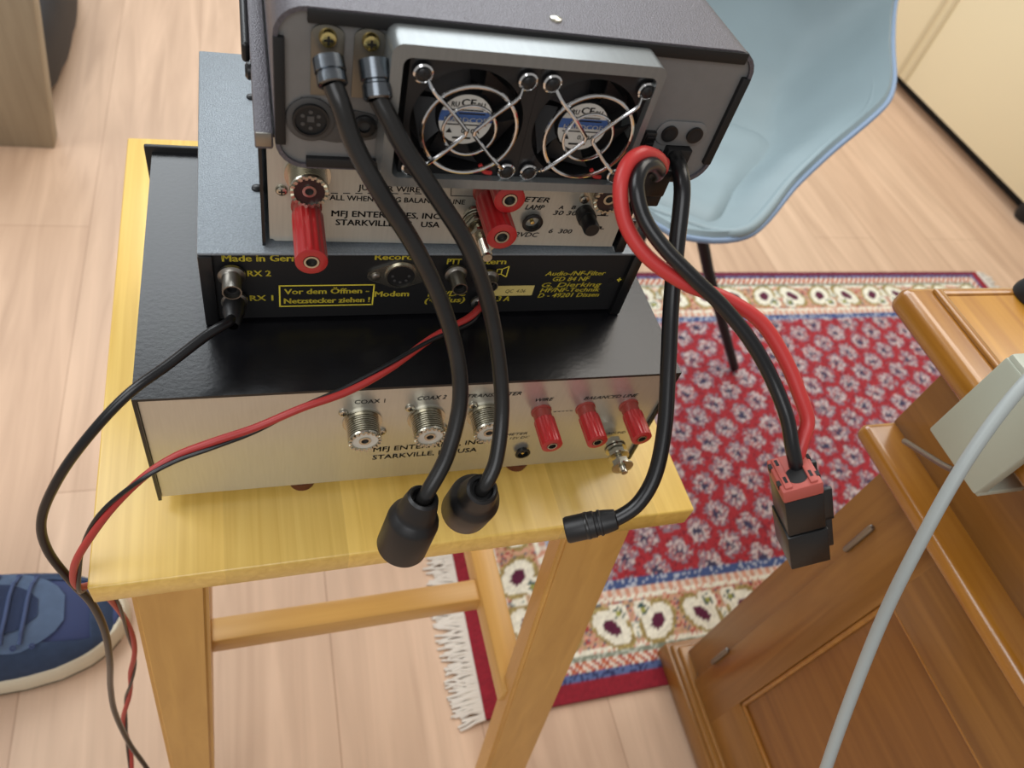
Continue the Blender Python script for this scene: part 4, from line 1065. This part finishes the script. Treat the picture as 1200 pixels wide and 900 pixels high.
# local x runs from the toe (0) to the heel (-285)
PL = [(0, 2, 15, 40), (5, 18, 24, 47), (14, 29, 33, 51), (30, 39, 43, 54), (55, 47, 54, 56), (85, 50, 66, 57), (115, 49, 82, 57), (150, 44, 92, 57), (190, 39, 94, 57), (230, 38, 92, 57), (262, 35, 90, 57), (279, 24, 88, 57), (286, 4, 84, 57)]
def pl(t, k):
    for a, c in zip(PL[:-1], PL[1:]):
        if a[0] <= t <= c[0]: f = (t - a[0]) / (c[0] - a[0]); return a[k] + (c[k] - a[k]) * f
    return PL[-1][k]
def up_pt(t, a, off=0.0):
    """a: 0 at one sole edge, pi at the other, over the top"""
    h = pl(t, 2) + off; w = pl(t, 1) + off
    c, s = math.cos(a), math.sin(a)
    e = .72
    return Vector((-t, w * (abs(c) ** e) * (1 if c >= 0 else -1), 20 + (h - 20 if h > 24 else 8) * (abs(s) ** .85)))
ts = [0, 2, 5, 9, 14, 21, 30, 42, 55, 70, 85, 100, 115, 132, 150, 170, 190, 210, 230, 248, 262, 272, 279, 283, 286]
b = NB(); NA = 24
rows = [[b.verts.new(up_pt(t, math.pi * k / NA)) for k in range(NA + 1)] for t in ts]
for i in range(len(ts) - 1):
    for k in range(NA): b.faces.new((rows[i][k], rows[i][k + 1], rows[i + 1][k + 1], rows[i + 1][k]))
upm = obj('upper', b, M['shoe_navy'], sh, angle=80)
def patch(name, t0, t1, a0f, a1f, off, m, parent, n=16):
    b = NB(); g = []
    for i in range(n + 1):
        t = t0 + (t1 - t0) * i / n
        a0, a1 = a0f(i / n), a1f(i / n)
        g.append([b.verts.new(up_pt(t, a0 + (a1 - a0) * k / 12, off)) for k in range(13)])
    for i in range(n):
        for k in range(12): b.faces.new((g[i][k], g[i][k + 1], g[i + 1][k + 1], g[i + 1][k]))
    bmesh.ops.solidify(b, geom=b.faces[:], thickness=1.2)
    return obj(name, b, m, parent, angle=60)
PI = math.pi
patch('toe_guard', .6, 26, lambda f: .02, lambda f: PI - .02, 1.3, M['shoe_blue'], sh)
patch('side_overlay', 24, 200, lambda f: PI - .02, lambda f: PI - .78 - .25 * math.sin(f * 5.0), 1.4, M['shoe_blue'], sh)
patch('side_overlay', 24, 200, lambda f: .02, lambda f: .78 + .25 * math.sin(f * 5.0), 1.4, M['shoe_blue'], sh)
patch('eyestay', 46, 190, lambda f: PI / 2 - .75 * min(1, (f * 4 + .05) ** .5), lambda f: PI / 2 + .75 * min(1, (f * 4 + .05) ** .5), 2.4, M['shoe_light'], sh, 22)
patch('tongue', 66, 186, lambda f: PI / 2 - .34 * min(1, (f * 5 + .05) ** .5), lambda f: PI / 2 + .34 * min(1, (f * 5 + .05) ** .5), 3.6, M['shoe_lace'], sh)
patch('heel_panel', 205, 280, lambda f: .02, lambda f: PI - .02, 1.5, M['shoe_blue'], sh)
for i, t in enumerate((70, 84, 99, 115, 132, 150)):
    b = NB(); tube(b, [up_pt(t + (9 if k < 9 else 9) * (k / 16.0), PI / 2 - .56 + 1.12 * k / 16, 5.2 if 2 < k < 14 else 3.0) for k in range(17)], 1.9, 8); obj('lace', b, M['shoe_lace'], sh)
    for sgn in (-1, 1):
        b = NB(); p = up_pt(t, PI / 2 + sgn * .62, 3.4); lathe(b, [(2.6, 0), (2.6, .5), (1.2, .5), (1.2, 0)], p, (0, math.cos(PI / 2 + sgn * .62), math.sin(PI / 2 + sgn * .62)), 12); obj('eyelet', b, M['shoe_navy'], sh)
# bow
for sgn in (-1, 1):
    b = NB(); tube(b, spline([(-132, 0, 98), (-118, sgn * 14, 106), (-126, sgn * 34, 92), (-142, sgn * 34, 84), (-136, sgn * 8, 98)], 6), 2.4, 8); obj('lace_loop', b, M['shoe_lace'], sh)
# sole
def outline(off):
    pts = [(-t, (pl(t, 1) + off)) for t in ts]; pts2 = [(-t, -(pl(t, 1) + off)) for t in reversed(ts)]
    return pts + pts2
b = NB()
pr = [(0, 4.5), (7, 5.5), (14, 5.5), (24, 3.0), (26, 1.0)]
rings = []
for z, off in pr: rings.append([b.verts.new((x + (off if x > -3 else (-off if x < -284 else 0)), y, z)) for x, y in outline(off)])
n = len(rings[0])
for a, c in zip(rings[:-1], rings[1:]):
    for k in range(n): b.faces.new((a[k], a[(k + 1) % n], c[(k + 1) % n], c[k]))
b.faces.new(rings[0][::-1]); b.faces.new(rings[-1])
bmesh.ops.recalc_face_normals(b, faces=b.faces)
sl = obj('sole', b, M['sole'], sh, angle=50)
b = NB()
r0 = [b.verts.new((x, y, -.0)) for x, y in outline(4.6)]; r1 = [b.verts.new((x, y, 4.5)) for x, y in outline(5.9)]
for k in range(n): b.faces.new((r0[k], r0[(k + 1) % n], r1[(k + 1) % n], r1[k]))
bmesh.ops.recalc_face_normals(b, faces=b.faces)
obj('outsole_edge', b, M['sole_dark'], sl)
# padded collar and opening
b = NB(); col_ = [(-150, 26 * math.sin(0), 96)]
ring = [(-214 + 52 * math.cos(2 * PI * k / 32), 30 * math.sin(2 * PI * k / 32), 93 - 6 * math.cos(2 * PI * k / 32) + 3) for k in range(33)]
tube(b, ring, 5, 10, cap=False); obj('collar', b, M['shoe_navy'], sh)
b = NB(); lathe(b, [(0, 0), (1, 0)], (-214, 0, 96), (0, 0, 1), 32)
bmesh.ops.scale(b, vec=(50, 28, 1), verts=b.verts, space=Matrix.Translation((214, 0, -96))); obj('lining', b, M['soft_black'], sh)
bpy.context.view_layer.update()
